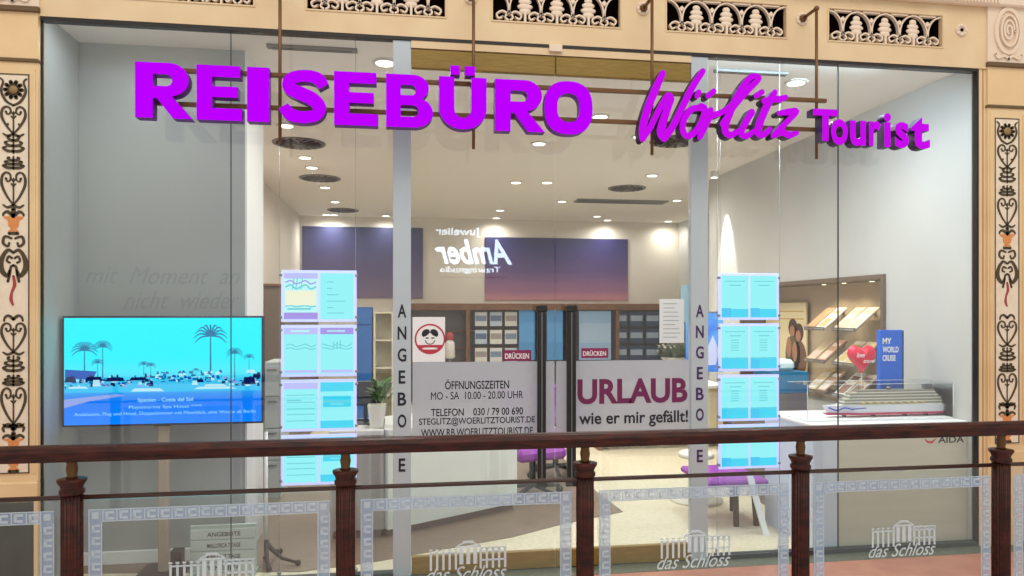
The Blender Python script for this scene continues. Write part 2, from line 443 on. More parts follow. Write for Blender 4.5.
WEIGHT = 1.0
def pilaster(idx, cx, hw, label, base_dark):
    """a pilaster with a framed painted panel"""
    y = -0.04
    b = MB()
    b.box(cx - hw, cx + hw, y, 0.03, 0.65, 3.29)
    b.cur = 1
    b.box(cx - hw - .008, cx + hw + .008, y - 0.02, y + .06, 3.275, 3.305, 0.004)
    b.box(cx - hw - .004, cx + hw + .004, y - 0.012, y + .06, 2.995, 3.015, 0.003)
    b.cur = 2
    b.box(cx - hw - 0.008, cx + hw + .008, y - 0.008, 0.1, 3.306, 3.68)     # capital block
    b.cur = 0
    b.box(cx - hw, cx + hw, y - 0.012, 0.03, 0.56, 0.65, 0.006)
    b.cur = 3 if base_dark else 0
    b.box(cx - hw, cx + hw - .02, y, 0.03, 0, 0.56)
    b.cur = 0
    if base_dark: b.box(cx + hw - .02, cx + hw, y - .004, 0.03, 0, 0.56)
    p = struct('trim_%d' % idx, b, [M_cream, M_line, M_pale, mat('dark_green_marble', (44, 50, 40), 0.3, noise=(58, 62, 50), scale=7)])
    tag(p, label)
    pw = hw * 0.66
    b = MB(); b.box(cx - pw, cx + pw, y - 0.004, y, 0.70, 2.927)
    b.cur = 1
    fw = 0.006
    b.box(cx - pw, cx - pw + fw, y - 0.007, y - 0.004, 0.70, 2.927); b.box(cx + pw - fw, cx + pw, y - 0.007, y - 0.004, 0.70, 2.927)
    b.box(cx - pw, cx + pw, y - 0.007, y - 0.004, 2.921, 2.927); b.box(cx - pw, cx + pw, y - 0.007, y - 0.004, 0.70, 0.706)
    # stepped cream mouldings beside the painted field
    b.cur = 2
    b.box(cx - hw + .012, cx - hw + .02, y - 0.008, y, 0.70, 2.96); b.box(cx + hw - .02, cx + hw - .012, y - 0.008, y, 0.70, 2.96)
    b.build('painted_panel', [M_ivory, M_orn, M_cream], p)
    yo = y - 0.008; yi = y - 0.004
    s = pw / 0.085
    def heart(z, h, flip=1):
        m = MB()
        for sg in (-1, 1):
            P = [(cx + sg * a * s, z + flip * q * h) for a, q in ((0.0, -.52), (.035, -.25), (.062, .1), (.06, .36), (.04, .48), (.018, .42), (.016, .26), (.032, .2), (.04, .3))]
            m.stroke(P, [.006, .008, .01, .009, .008, .007, .006, .006, .008], yo, yi)
        m.stroke([(cx, z - flip * .45 * h), (cx, z + flip * .3 * h)], .005, yo, yi)
        for q in (.05, .2):
            m.stroke([(cx - .012 * s, z + flip * (q + .08) * h), (cx, z + flip * q * h), (cx + .012 * s, z + flip * (q + .08) * h)], .005, yo, yi, smooth=False)
        for sg in (-1, 1):
            m.stroke([(cx, z - flip * .52 * h), (cx + sg * .03 * s, z - flip * .60 * h), (cx + sg * .055 * s, z - flip * .52 * h)], [.010, .01, .005], yo, yi)
        m.build('scroll', M_orn, p)
    def sprig(z, h):
        m = MB(); m.stroke([(cx, z - h / 2), (cx, z + h / 2)], .006, yo, yi)
        for k, q in enumerate((-.4, -.1, .2)):
            for sg in (-1, 1):
                w = (.055, .045, .03)[k] * s
                m.stroke([(cx, z + q * h), (cx + sg * w * .6, z + (q + .02) * h), (cx + sg * w, z + (q + .18) * h), (cx + sg * w * .7, z + (q + .24) * h)], [.01, .012, .009, .006], yo, yi)
        m.build('sprig', M_orn, p)
    def dots(z):
        m = MB()
        for sg in (-1, 1): m.plate([(cx + sg * .03 * s + .006 * math.cos(a * PI / 4), z + .007 * math.sin(a * PI / 4)) for a in range(8)], yo, yi)
        m.build('dot_pair', M_orn, p)
    # flower
    m = MB()
    m.lathe(cx, 2.837, [(0.03 * s, yo), (0.03 * s, yi)], 20, axis='y')
    for k in range(10):
        a = 2 * PI * k / 10
        m.stroke([(cx + .034 * s * math.cos(a), 2.837 + .034 * math.sin(a)), (cx + .047 * s * math.cos(a), 2.837 + .047 * math.sin(a))], .014, yo, yi)
    for sg in (-1, 1):
        m.stroke([(cx, 2.75), (cx + sg * .04 * s, 2.775), (cx + sg * .066 * s, 2.83), (cx + sg * .055 * s, 2.88), (cx + sg * .07 * s, 2.9)], [.008, .01, .009, .007, .006], yo, yi)
    m.build('flower', M_orn, p)
    m = MB(); m.lathe(cx, 2.837, [(0.024 * s, yo - .002), (0.024 * s, yo)], 16, axis='y'); m.build('flower_heart', mat('ochre_paint', (150, 124, 80), .6), p)
    heart(2.67, .15); dots(2.645); sprig(2.535, .10); sprig(2.43, .07)
    heart(2.29, .18)
    def vase(z, h):
        m = MB()
        m.plate([(cx + a * s, z + q * h) for a, q in ((-.052, .5), (-.05, .38), (-.03, .25), (-.026, -.15), (-.012, -.3), (-.03, -.5), (.03, -.5), (.012, -.3), (.026, -.15), (.03, .25), (.05, .38), (.052, .5))], yo, yi)
        m.build('vase', M_orng, p)
        m = MB()
        for sg in (-1, 1): m.stroke([(cx, z + .5 * h), (cx + sg * .03 * s, z + .8 * h), (cx + sg * .05 * s, z + .7 * h), (cx + sg * .055 * s, z + .55 * h)], [.014, .012, .009, .006], yo, yi)
        m.stroke([(cx, z + .5 * h), (cx, z + 1.0 * h)], .016, yo, yi)
        m.stroke([(cx - .022 * s, z - .62 * h), (cx + .022 * s, z - .62 * h)], .012, yo, yi)
        m.build('vase_leaves', M_orn, p)
    vase(2.09, .085)
    m = MB()
    for sg in (-1, 1):
        m.stroke([(cx + sg * .01 * s, 2.01), (cx + sg * .045 * s, 2.02), (cx + sg * .055 * s, 1.985), (cx + sg * .03 * s, 1.965), (cx + sg * .022 * s, 1.985)], [.008, .01, .01, .009, .007], yo, yi)
        m.stroke([(cx, 1.93), (cx + sg * .03 * s, 1.945), (cx + sg * .06 * s, 1.90), (cx + sg * .065 * s, 1.84), (cx + sg * .035 * s, 1.80), (cx + sg * .02 * s, 1.83)], [.008, .012, .016, .02, .014, .008], yo, yi)
        m.stroke([(cx + sg * .008 * s, 1.90), (cx + sg * .025 * s, 1.91), (cx + sg * .035 * s, 1.885), (cx + sg * .02 * s, 1.875)], .008, yo, yi)
        m.stroke([(cx, 1.86), (cx + sg * .014 * s, 1.85), (cx + sg * .02 * s, 1.81), (cx + sg * .03 * s, 1.77)], .009, yo, yi)
    m.build('mask_scroll', M_orn, p)
    m = MB(); m.stroke([(cx, 1.80), (cx + .006, 1.75), (cx - .008, 1.71), (cx - .012, 1.67), (cx - .002, 1.64)], [.008, .012, .008, .012, .006], yo, yi); m.build('ribbon', M_redp, p)
    m = MB()
    for sg in (-1, 1): m.stroke([(cx, 1.56), (cx + sg * .025 * s, 1.58), (cx + sg * .045 * s, 1.57), (cx + sg * .05 * s, 1.55)], [.012, .01, .008, .006], yo, yi)
    m.build('sprig', M_orn, p)
    heart(1.46, .16); sprig(1.31, .09); sprig(1.22, .06)
    heart(1.08, .20); 
    m = MB()
    for sg in (-1, 1): m.stroke([(cx, .95), (cx + sg * .03 * s, .975), (cx + sg * .055 * s, .955), (cx + sg * .05 * s, .935)], [.018, .012, .01, .006], yo, yi)
    m.build('sprig', M_orn, p)
    vase(.865, .06); vase(.76, .075)
    # capital relief: oval medallion with scrolls
    yc = y - 0.008
    zc = 3.52
    m = MB(); ring = [(cx + .085 * s * math.cos(a), zc + .15 * math.sin(a)) for a in [2 * PI * i / 24 for i in range(25)]]
    m.stroke(ring, .018, yc - .014, yc, caps=False, smooth=False)
    ring = [(cx + .055 * s * math.cos(a), zc + .105 * math.sin(a)) for a in [2 * PI * i / 24 for i in range(25)]]
    m.stroke(ring, .01, yc - .02, yc, caps=False, smooth=False)
    sp = [(cx + .04 * s * (1 - t / 20) * math.cos(t * .7), zc + .08 * (1 - t / 20) * math.sin(t * .7)) for t in range(18)]
    m.stroke(sp, .01, yc - .016, yc)
    for sg in (-1, 1): m.stroke([(cx, 3.33), (cx + sg * .03 * s, 3.35), (cx + sg * .07 * s, 3.335), (cx + sg * .09 * s, 3.36)], .012, yc - .012, yc)
    m.build('medallion', M_pale, p)
    return p
WEIGHT = 1.4
cxl = WX(14, -.04); pilaster(1, cxl, WX(38, -.04) - cxl, 'cream pilaster with painted scrollwork panel left of the shop window, dark marble foot', True)
cxr = WX(1006.5, -.04); pilaster(2, cxr, cxr - WX(988, -.04), 'narrow looking cream pilaster with painted scrollwork right of the shop window', False)
WEIGHT = 1.0
# dark shop beyond the right pilaster
b = MB(); b.box(WX(1024, 0.1) + 0.02, XR + 3.5, 0.02, 0.08, 0, 3.9); struct('wall_neighbour', b, mat('neighbour_grey', (120, 120, 128), 0.6))
b = MB(); b.box(XL - 3, cxl - 0.10, 0.02, 0.08, 0, 3.9); struct('wall_neighbour_left', b, M_cream)

# fascia grilles
gl = ['leftmost pierced grille above the left pilaster', 'pierced stone grille above the left letters, mostly cut by the picture top',
      'pierced stone grille between the first and second sign rods', 'pierced stone grille between the second and third sign rods',
      'pierced stone grille between the third and fourth sign rods', 'pierced stone grille right of the fourth sign rod, last before the rosette']
for k, (a, c) in enumerate(grl):
    x0, x1 = WX(a, YF), WX(c, YF); w = x1 - x0
    g = thing('fascia_grille', ((x0 + x1) / 2, YF, GZ0), gl[k], 'grille', 'pierced grilles in the fascia')
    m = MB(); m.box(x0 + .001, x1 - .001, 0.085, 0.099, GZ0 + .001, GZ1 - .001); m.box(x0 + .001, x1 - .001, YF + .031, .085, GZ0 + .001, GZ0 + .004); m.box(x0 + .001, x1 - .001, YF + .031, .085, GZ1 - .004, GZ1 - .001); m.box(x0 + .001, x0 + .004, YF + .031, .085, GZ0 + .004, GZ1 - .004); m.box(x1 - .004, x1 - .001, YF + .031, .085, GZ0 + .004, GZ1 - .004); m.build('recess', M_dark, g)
    m = MB(); fw = 0.012
    for q in ((x0 - .012, x1 + .012, GZ0 - .012, GZ0 - .001), (x0 - .012, x1 + .012, GZ1 + .001, GZ1 + .012), (x0 - .012, x0 - .001, GZ0 - .001, GZ1 + .001), (x1 + .001, x1 + .012, GZ0 - .001, GZ1 + .001)):
        m.box(q[0], q[1], YF - 0.005, YF, q[2], q[3], 0.002)
    m.build('frame', M_peach, g)
    nb = 5; bw = w / (nb - 1) ; h = GZ1 - GZ0
    ya, yb = YF + 0.004, YF + 0.03
    for j in range(nb):
        cx = x0 + (j) * bw
        m = MB()
        full = 0 < j < nb - 1
        sgs = (-1, 1) if full else ((1,) if j == 0 else (-1,))
        for sg in sgs:
            m.stroke([(cx + sg * .49 * bw, GZ0 + .25 * h), (cx + sg * .47 * bw, GZ0 + .5 * h), (cx + sg * .39 * bw, GZ0 + .72 * h), (cx + sg * .22 * bw, GZ0 + .9 * h), (cx, GZ0 + .97 * h)], .009, ya, yb, caps=False)
            m.stroke([(cx + sg * .5 * bw, GZ0 + .2 * h), (cx + sg * .3 * bw, GZ0 + .30 * h), (cx + sg * .12 * bw, GZ0 + .2 * h), (cx + sg * .18 * bw, GZ0 + .08 * h), (cx + sg * .3 * bw, GZ0 + .13 * h)], .01, ya, yb)
            m.stroke([(cx + sg * .5 * bw, GZ0 + .02 * h), (cx + sg * .38 * bw, GZ0 + .12 * h), (cx + sg * .5 * bw, GZ0 + .3 * h)], .01, ya, yb)
            m.plate([(cx + sg * .5 * bw, GZ0 + .62 * h), (cx + sg * .5 * bw, GZ0 + .80 * h), (cx + sg * .42 * bw, GZ0 + .72 * h)][::int(-sg)], ya, yb)
            m.stroke([(cx + sg * .5 * bw, GZ0 + .97 * h), (cx + sg * .2 * bw, GZ0 + .97 * h)], .010, ya, yb, caps=False, smooth=False)
        m.build('arch', M_pale, g)
        if full:
            m = MB()
            for q, r in ((.76, .13), (.62, .21), (.47, .25), (.33, .19)):
                m.ball((cx, ya + .012, GZ0 + q * h), (r * bw, .012, .10 * h), 10, 6)
            m.box(cx - .035 * bw, cx + .035 * bw, ya, yb, GZ0, GZ0 + .35 * h)
            m.build('palmette', M_pale, g)

# ------------------------------------------------------------------ glazing
joints = [231, 838]
def pane(name, x0, x1, z0, z1, label):
    m = MB(); m.box(x0, x1, -0.005, 0.005, z0, z1)
    o = m.build(name, M_glass); o['kind'] = 'structure'; o['label'] = label; return o
z0 = 0.03; z1 = 3.2425
pane('window_1', XL + .001, WX(231) - .002, z0, z1, 'left fixed pane of the shop window')
pane('window_2', WX(231) + .002, WX(393), z0, z1, 'fixed pane between the left joint and the left post')
pane('window_3', WX(707), WX(838) - .002, z0, z1, 'fixed pane between the right post and the right joint')
pane('window_4', WX(838) + .002, XR - .001, z0, z1, 'rightmost fixed pane of the shop window')
for k, px in enumerate(joints):
    m = MB(); m.box(WX(px) - .002, WX(px) + .002, -0.006, 0.006, z0, z1); o = m.build('window_joint', M_sealant); o['kind'] = 'structure'
# two posts carrying the vertical word
for a, c, nm, lt in ((393, 411, 'left', 'A'), (690, 707, 'right', 'A')):
    x0, x1 = WX(a), WX(c)
    t = thing('door_post', ((x0 + x1) / 2, 0, 0), 'pale aluminium door post with vertical dark lettering %s of the glass doors' % nm, 'post', 'lettered door posts')
    m = MB(); m.box(x0, x1, -0.02, 0.03, 0.002, 3.2425, 0.003); m.build('post_profile', M_alu, t)
    y_first = 311; y_last = 465 if nm == 'left' else 456
    for i, ch in enumerate('ANGEBOTE'):
        py = y_first + (y_last - y_first) * i / 7
        zc = WZ((a + c) / 2, py, -.02); hh = 0.040
        wd = 0.030 if ch not in 'E' else 0.024
        text('letter', ch, ((x0 + x1) / 2 - wd + .004, (x0 + x1) / 2 + wd - .004, zc - hh, zc + hh), -0.0215, M_txt if nm == 'left' else mat('violet_lettering', (70, 34, 96), .6), t, 0.002, offset=0.02)

# glass doors
xm = WX(555)
def door(idx, x0, x1, hx, label):
    t = thing('door_%d' % idx, ((x0 + x1) / 2, 0, 0), label, 'door'); t['kind'] = 'structure'
    m = MB(); m.box(x0, x1, -0.005, 0.005, 0.115, WZ(500, 73) - .0); m.build('door_glass', M_glass, t)
    m = MB(); m.box(x0, x1, -0.018, 0.018, 0.008, 0.115, 0.003); m.build('bottom_rail', M_brass, t)
    m = MB(); m.box(x0, x1, -0.018, 0.018, WZ(500, 73), WZ(500, 73) + 0.115, 0.003); m.build('top_rail', M_brass, t)
    return t
dz = WZ(500, 73) + 0.115
d1 = door(1, WX(411.5), xm - .003, 0, 'left glass shop door with opening hours on frosted film')
d2 = door(2, xm + .003, WX(689.5), 0, 'right glass shop door with large plum lettering on frosted film')
b = MB(); b.box(WX(411), WX(690), -0.025, 0.025, dz + .004, 3.2425); struct('door_transom', b, M_peach)
b = MB(); b.box(WX(548), WX(561), -0.045, -0.0285, 3.215, 3.262, .004); struct('door_bracket', b, M_pale)
# pole handles
for dd, a, c in ((d1, 536, 547), (d2, 565.5, 577)):
    x0, x1 = WX(a, -.06), WX(c, -.06); zt = WZ(555, 306, -.06); zb = WZ(555, 486, -.06)
    h = MB(); h.box(x0 + .008, x1 - .008, -0.075, -0.045, zb, zt, 0.006)
    h.box(x0, x1, -0.08, -0.05, zt - .035, zt + .004, .005); h.box(x0, x1, -0.08, -0.05, zb - .004, zb + .035, .005)
    ho = h.build('door_handle', M_black, dd)
    q = MB(); q.box((x0 + x1) / 2 - .002, (x0 + x1) / 2 + .002, -0.078, -0.0752, zb + .04, zt - .04); q.build('handle_highlight', M_steel, ho)  # bright highlight down the handle, modelled as a thin steel strip
    q = MB()
    for z in (zt - .06, zb + .06): q.tube([((x0 + x1) / 2, -.046, z), ((x0 + x1) / 2, -.0055, z)], .01)
    q.build('handle_standoff', M_steel, ho)
# films with lettering
FLM = film('frosted_film', (204, 209, 220), 0.74)
fz0 = WZ(555, 446); fz1 = WZ(555, 361)
yfilm = -0.0065
for dd, a, c in ((d1, 412.5, 554.2), (d2, 556, 689)):
    m = MB(); m.box(WX(a), WX(c), yfilm, yfilm + .001, fz0, fz1); m.build('frosted_film', FLM, dd)
def wtext(s, x0, y0, x1, y1, m, parent, yy=-0.0085, name='lettering', **k):
    xc = (x0 + x1) / 2
    return text(name, s, (WX(x0, yy), WX(x1, yy), WZ(xc, y1, yy), WZ(xc, y0, yy)), yy, m, parent, 0.001, **k)
wtext('ÖFFNUNGSZEITEN', 445, 379, 509, 389, M_txt, d1, offset=.01)
wtext('MO - SA  10.00 - 20.00 UHR', 431, 391.5, 523, 399, M_txt, d1)
wtext('TELEFON    030 / 79 00 690', 431, 408, 523, 415.5, M_txt, d1, offset=.01)
wtext('STEGLITZ@WOERLITZTOURIST.DE', 419, 417, 535, 425.5, M_txt, d1, offset=.01)
wtext('WWW.RB.WOERLITZTOURIST.DE', 421, 428, 533, 435.5, M_txt, d1, offset=.01)
wtext('URLAUB', 577.5, 378.5, 687.5, 403.5, M_plum, d2, offset=.035)
wtext('wie er mir gefällt!', 579, 411, 688, 427, M_txt, d2, offset=.018)
def sticker(px0, py0, px1, py1, label, s, parent):
    m = MB(); xc = (px0 + px1) / 2
    m.box(WX(px0), WX(px1), yfilm - .001, yfilm, WZ(xc, py1), WZ(xc, py0))
    o = m.build('push_sticker', mat('plum_sticker', (140, 34, 88), .5), parent); o['label'] = label
    wtext(s, px0 + 2, py0 + 2.2, px1 - 2, py1 - 2.2, M_paper, o, offset=.02)
sticker(503, 350, 531, 361, 'plum sticker with white capitals on left door', 'DRÜCKEN', d1)
sticker(581, 348, 608, 358, 'plum sticker with white capitals on right door', 'DRÜCKEN', d2)
# mask notice on the left door
yy = yfilm - .001
m = MB(); m.box(WX(412.5), WX(445), yy, yfilm, WZ(428, 362), WZ(428, 317))
nt_ = m.build('mask_notice', M_paper, d1); nt_['label'] = 'white notice with a red ring and a masked face'
cx, cz = W(430, 339, yy); r = .088
m = MB(); m.stroke([(cx + r * math.cos(2 * PI * i / 32), cz + r * math.sin(2 * PI * i / 32)) for i in range(33)], .010, yy - .001, yy, caps=False, smooth=False)
m.plate(arc(cx, cz, r * .97, r * .97, 205, 335, 14), yy - .0008, yy)
m.build('red_ring', mat('notice_red', (190, 50, 76), .5), nt_)
m = MB()
m.plate(arc(cx - .02, cz + .030, .030, .030, 60, 200, 8) + [(cx - .040, cz + .012), (cx - .018, cz + .022), (cx, cz + .040)], yy - .0012, yy)
m.plate([(cx, cz + .040), (cx + .018, cz + .022), (cx + .040, cz + .012)] + arc(cx + .02, cz + .030, .030, .030, -20, 120, 8), yy - .0012, yy)
m.stroke([(cx - .024, cz + .006), (cx - .010, cz + .006)], .007, yy - .0012, yy); m.stroke([(cx + .010, cz + .006), (cx + .024, cz + .006)], .007, yy - .0012, yy)
m.stroke([(cx - .028, cz - .010), (cx - .018, cz - .026), (cx, cz - .031), (cx + .018, cz - .026), (cx + .028, cz - .010)], .005, yy - .0012, yy)
m.build('masked_face', M_txt, nt_)
m = MB(); m.stroke([(cx - .04, cz - .058), (cx + .04, cz - .058)], .012, yy - .0014, yy - .001); m.build('notice_text', M_paper, nt_)

# ================================================================== HANGING SIGN
YS = -0.20
sx = WX(500, YS)
sign = thing('hanging_sign', (sx, YS, 3.2), 'purple illuminated shop name letters hanging on bronze rods across the window', 'sign')
rods = ((280, 143), (473.5, 149), (652, 155), (816.5, 159))
zrod = 3.55
for k, (px, pb) in enumerate(rods):
    x = WX(px, YS); zb = WZ(px, pb, YS)
    zt = 3.52
    m = MB(); m.tube([(x, YS, zb), (x, YS, zt)], 0.0095, 10); m.ball((x, YS, zt), .017); 
    rod = m.build('rod', M_rod, sign)
    m = MB(); m.tube([(x, YS, zt), (x, YF - .03, zt)], .011, 10); m.lathe(x, zt, [(.0, YF - .034), (.02, YF - .034), (.024, YF - .02), (.024, YF - .001)], 16, axis='y')
    m.build('bracket', M_rod, rod)
def zrail(px, py): return WZ(px, py, YS)
zr1 = WZ(250, 74, YS); zr2 = WZ(250, 107, YS)
for zz, xe in ((zr1, 826), (zr2, 816)):
    m = MB(); m.box(WX(152, YS), WX(xe, YS), YS - .012, YS + .012, zz - .012, zz + .012, .002); m.build('mounting_rail', M_rod, sign)
def O_(w=1.0): 
    def sup(a, bq, n, e=2.5):
        P = []
        for i in range(n):
            t = 2 * PI * i / n; c, s_ = math.cos(t), math.sin(t)
            P.append((0.5 + a * math.copysign(abs(c) ** (2 / e), c), 0.5 + bq * math.copysign(abs(s_) ** (2 / e), s_)))
        return P
    return [sup(.5, .5, 40), list(reversed(sup(.235, .27, 32)))]
glyph = {
 'R': [[(0, 0), (0, 1)] + [(.6, 1)] + arc(.60, .70, .34, .30, 90, -70, 14)[1:] + [(.64, .40), (1.0, 0), (.66, 0), (.38, .36), (.31, .36), (.31, 0)],
       [(.31, .58), (.31, .79), (.55, .79)] + arc(.55, .685, .10, .105, 90, -90, 8)[1:]],
 'E': [[(0, 0), (0, 1), (.96, 1), (.96, .79), (.34, .79), (.34, .62), (.90, .62), (.90, .42), (.34, .42), (.34, .22), (1, .22), (1, 0)]],
 'I': [[(0, 0), (0, 1), (1, 1), (1, 0)]],
 'B': [[(0, 0), (0, 1), (.58, 1)] + arc(.58, .755, .33, .245, 90, -55, 10)[1:] + arc(.60, .285, .40, .285, 62, -90, 14),
       [(.31, .61), (.31, .80), (.54, .80)] + arc(.54, .705, .10, .095, 90, -90, 8)[1:],
       [(.31, .20), (.31, .42), (.57, .42)] + arc(.57, .31, .12, .11, 90, -90, 8)[1:]],
 'U': [[(0, 1), (0, .40)] + arc(.5, .40, .5, .40, 180, 360, 24)[1:] + [(1, 1), (.68, 1), (.68, .40)] + arc(.5, .40, .18, .18, 0, -180, 12)[1:] + [(.32, 1)]],
 'O': O_(),
}
yl0, yl1 = YS - 0.085, YS - 0.014
LZ = 0.0
letters = [('R', 135, 192), ('E', 196.5, 242), ('I', 247, 269), ('S', 281, 327), ('E', 334, 378), ('B', 386, 433), ('U', 439, 486.5), ('R', 495, 545), ('O', 544.5, 592.5)]
ztop = WZ(160, 62.5, yl0); zbot = WZ(160, 118, yl0)
for ch, a, c in letters:
    x0, x1 = WX(a, yl0), WX(c, yl0); ov = .006 if ch in 'SO' else 0
    if ch == 'S':
        m = MB(); w = x1 - x0; h = ztop - zbot
        P = [(x0 + u * w, zbot + v * h) for u, v in ((.93, .70), (.80, .84), (.52, .885), (.22, .82), (.18, .66), (.40, .56), (.66, .47), (.83, .33), (.76, .17), (.48, .115), (.20, .16), (.05, .31))]
        m.stroke(P, [.058, .07, .066, .066, .072, .076, .076, .072, .066, .066, .07, .058], yl0, yl1, caps=False)
        o = m.build('sign_letter', [M_purple, M_pside])
        for p in o.data.polygons: p.material_index = 0 if abs(p.normal.y) > .7 and p.center.y < (yl0 + yl1) / 2 else 1
        attach(o, sign)
    else:
        me = curve_mesh(glyph[ch], extrude=0.02)
        o = place_flat(me, 'sign_letter', (x0, x1, zbot - ov, ztop + ov), (yl0 + yl1) / 2, yl1 - yl0, [M_purple, M_pside], sign)
    if ch == 'U':
        for a2, c2 in ((450.5, 460), (465, 475)):
            m = MB(); xa, xb = WX(a2, yl0), WX(c2, yl0); m.box(xa, xb, yl0, yl1, ztop + .012, ztop + .064)
            d = m.build('umlaut_dot', [M_purple, M_pside])
            for p in d.data.polygons: p.material_index = 0 if p.normal.y < -.7 else 1
            # keep it under its letter
            attach(d, o)
# script word
def sp(px, py): return W(px, py, yl0)
def script(name, strokes, wpx, m1=M_magenta):
    m = MB()
    for st_ in strokes:
        ws = None
        pts = st_[0] if isinstance(st_[0], list) else st_
        w_ = st_[1] if isinstance(st_[0], list) else wpx
        P = [sp(*q) for q in pts]
        ww = [v / 165 for v in w_] if isinstance(w_, (list, tuple)) else w_ / 165
        m.stroke(P, ww, yl0, yl1)
    o = m.build(name, [m1, M_pside2])
    for p in o.data.polygons: p.material_index = 0 if abs(p.normal.y) > .7 and p.center.y < (yl0 + yl1) / 2 else 1
    attach(o, sign); return o
W8 = 7.6
script('script_letter', [([(663, 73), (656, 88), (648, 108), (643, 127), (642.5, 139)], [6, 8, 8, 8, 6]), ([(642.5, 139), (650, 128), (659, 110), (668, 96), (671, 99)], [6, 6, 6, 7, 7]),
                         ([(671, 99), (665, 116), (661, 131), (664, 138)], [7, 8, 9, 8]), ([(664, 138), (673, 126), (682, 108), (692, 88), (703, 71)], [8, 7, 7, 7, 6])], W8)
o = script('script_letter', [[(703, 108), (692, 109), (684, 120), (683, 131), (688, 136), (696, 131), (702, 121), (705, 109), (701, 106)]], 6.4)
d = script('umlaut_dot', [[(697, 96), (699, 92)]], 5.5); d2_ = script('umlaut_dot', [[(708, 96), (714, 91)]], 5.5)
for q in (d, d2_):
    Mx = q.matrix_basis.copy(); q.parent = o
script('script_letter', [([(700, 137), (706, 124), (711, 110)], [6, 7, 6]), ([(705, 126), (712, 116), (720, 113), (728, 108), (731, 105)], [5, 6, 6, 5, 5])], W8)
script('script_letter', [([(722, 124), (733, 108), (745, 93), (757, 81), (759, 77), (751, 77), (741, 90), (731, 110), (725, 128), (730, 135), (738, 131)], [5, 6, 7, 6, 5, 6, 7, 8, 8, 7, 5])], W8)
script('script_letter', [([(752, 112), (746, 122), (741, 133), (747, 136), (754, 131)], [7, 7, 7, 6, 5]), ([(756, 96), (762, 92)], [5, 6])], W8)
script('script_letter', [([(775, 92), (768, 104), (761, 120), (758, 132), (763, 135), (770, 129)], [6, 8, 8, 8, 6, 5]), ([(764, 101), (772, 99), (780, 99), (786, 97)], [6, 7, 7, 5])], W8)
script('script_letter', [([(779, 113), (788, 112), (797, 111), (789, 120), (780, 129), (773, 136)], [5, 7, 6, 6, 6, 5]), ([(773, 136), (782, 132), (789, 135), (797, 133)], [5, 7, 7, 5])], W8)
# second word, upright letters
for ch, a, t_, c, b_ in (('T', 813, 109, 838, 141), ('o', 831, 119, 848, 145), ('u', 850, 120.5, 866, 146), ('r', 869, 121, 881, 146), ('i', 884, 113, 891, 147), ('s', 895, 122, 909, 148), ('t', 911, 117, 930, 149)):
    x0, x1 = WX(a, yl0), WX(c, yl0); xc = (a + c) / 2
    text('sign_letter', ch, (x0, x1, WZ(xc, b_, yl0), WZ(xc, t_, yl0)), (yl0 + yl1) / 2, [M_magenta, M_pside2], sign, yl1 - yl0, offset=0.035)
# rosettes
for k, px in enumerate((91, 273, 466.5, 642, 805.5, 961)):
    x = WX(px, YF); z = 3.515
    lab = ['pale stone rosette on the fascia over the sign start', 'round stone rosette behind the first sign rod', 'round stone rosette behind the second sign rod', 'round stone rosette behind the third sign rod', 'round stone rosette behind the fourth sign rod', 'round stone rosette with a dark centre and no rod, near right medallion'][k]
    if k == 0: continue
    x = WX(px, YF)
    if k < 5:
        x = WX(rods[k - 1][0], YS)
    ro = thing('rosette', (x, YF, z), lab, 'rosette', 'stone rosettes on the fascia')
    m = MB(); m.lathe(x, z if k == 5 else 3.52, [(.042, YF - .0005), (.042, YF - .006), (.036, YF - .010), (.03, YF - .006)], 24, axis='y'); m.build('disc', M_pale, ro)
    m = MB()
    for q in range(8):
        a = 2 * PI * q / 8; m.ball((x + .030 * math.cos(a), YF - .008, (z if k == 5 else 3.52) + .030 * math.sin(a)), (.012, .006, .012), 8, 6)
    m.build('petals', M_pale, ro)
    if k == 5:
        m = MB(); m.ball((x, YF - .008, z), (.012, .008, .012)); m.build('centre_hole', M_dark, ro)

# ================================================================== RAILING
rl = thing('balustrade', (WX(512, YR), YR, 0), 'mahogany coloured balustrade with fluted posts and frosted glass panels in front of the shop', 'railing')
posts = [72, 345.5, 585, 800.5, 1001]
pxs = [WX(p, YR) for p in posts]; step = (pxs[-1] - pxs[0]) / 4
pxs = [pxs[0] - step] + pxs + [pxs[-1] + step]
xa, xb = pxs[0] - .2, pxs[-1] + .2
m = MB()   # handrail with rounded section
prof = [(-.035, 1.046), (-.040, 1.060), (-.040, 1.082), (-.030, 1.098), (-.012, 1.104), (.012, 1.104), (.030, 1.098), (.040, 1.082), (.040, 1.060), (.035, 1.046)]
n = len(prof); m.add([(xa, YR + p, z) for p, z in prof] + [(xb, YR + p, z) for p, z in prof], [tuple(reversed(range(n))), tuple(range(n, 2 * n))] + [(i, (i + 1) % n, n + (i + 1) % n, n + i) for i in range(n)])
m.build('handrail', M_mahog, rl)
m = MB(); m.tube([(xa, YR, .908), (xb, YR, .908)], .009, 12); m.build('mid_rail', mat('dark_bronze', (58, 34, 28), .3), rl)
FB = film('etched_border', (176, 196, 226), 0.72); FB2 = film('etched_mark', (228, 234, 240), 0.62)
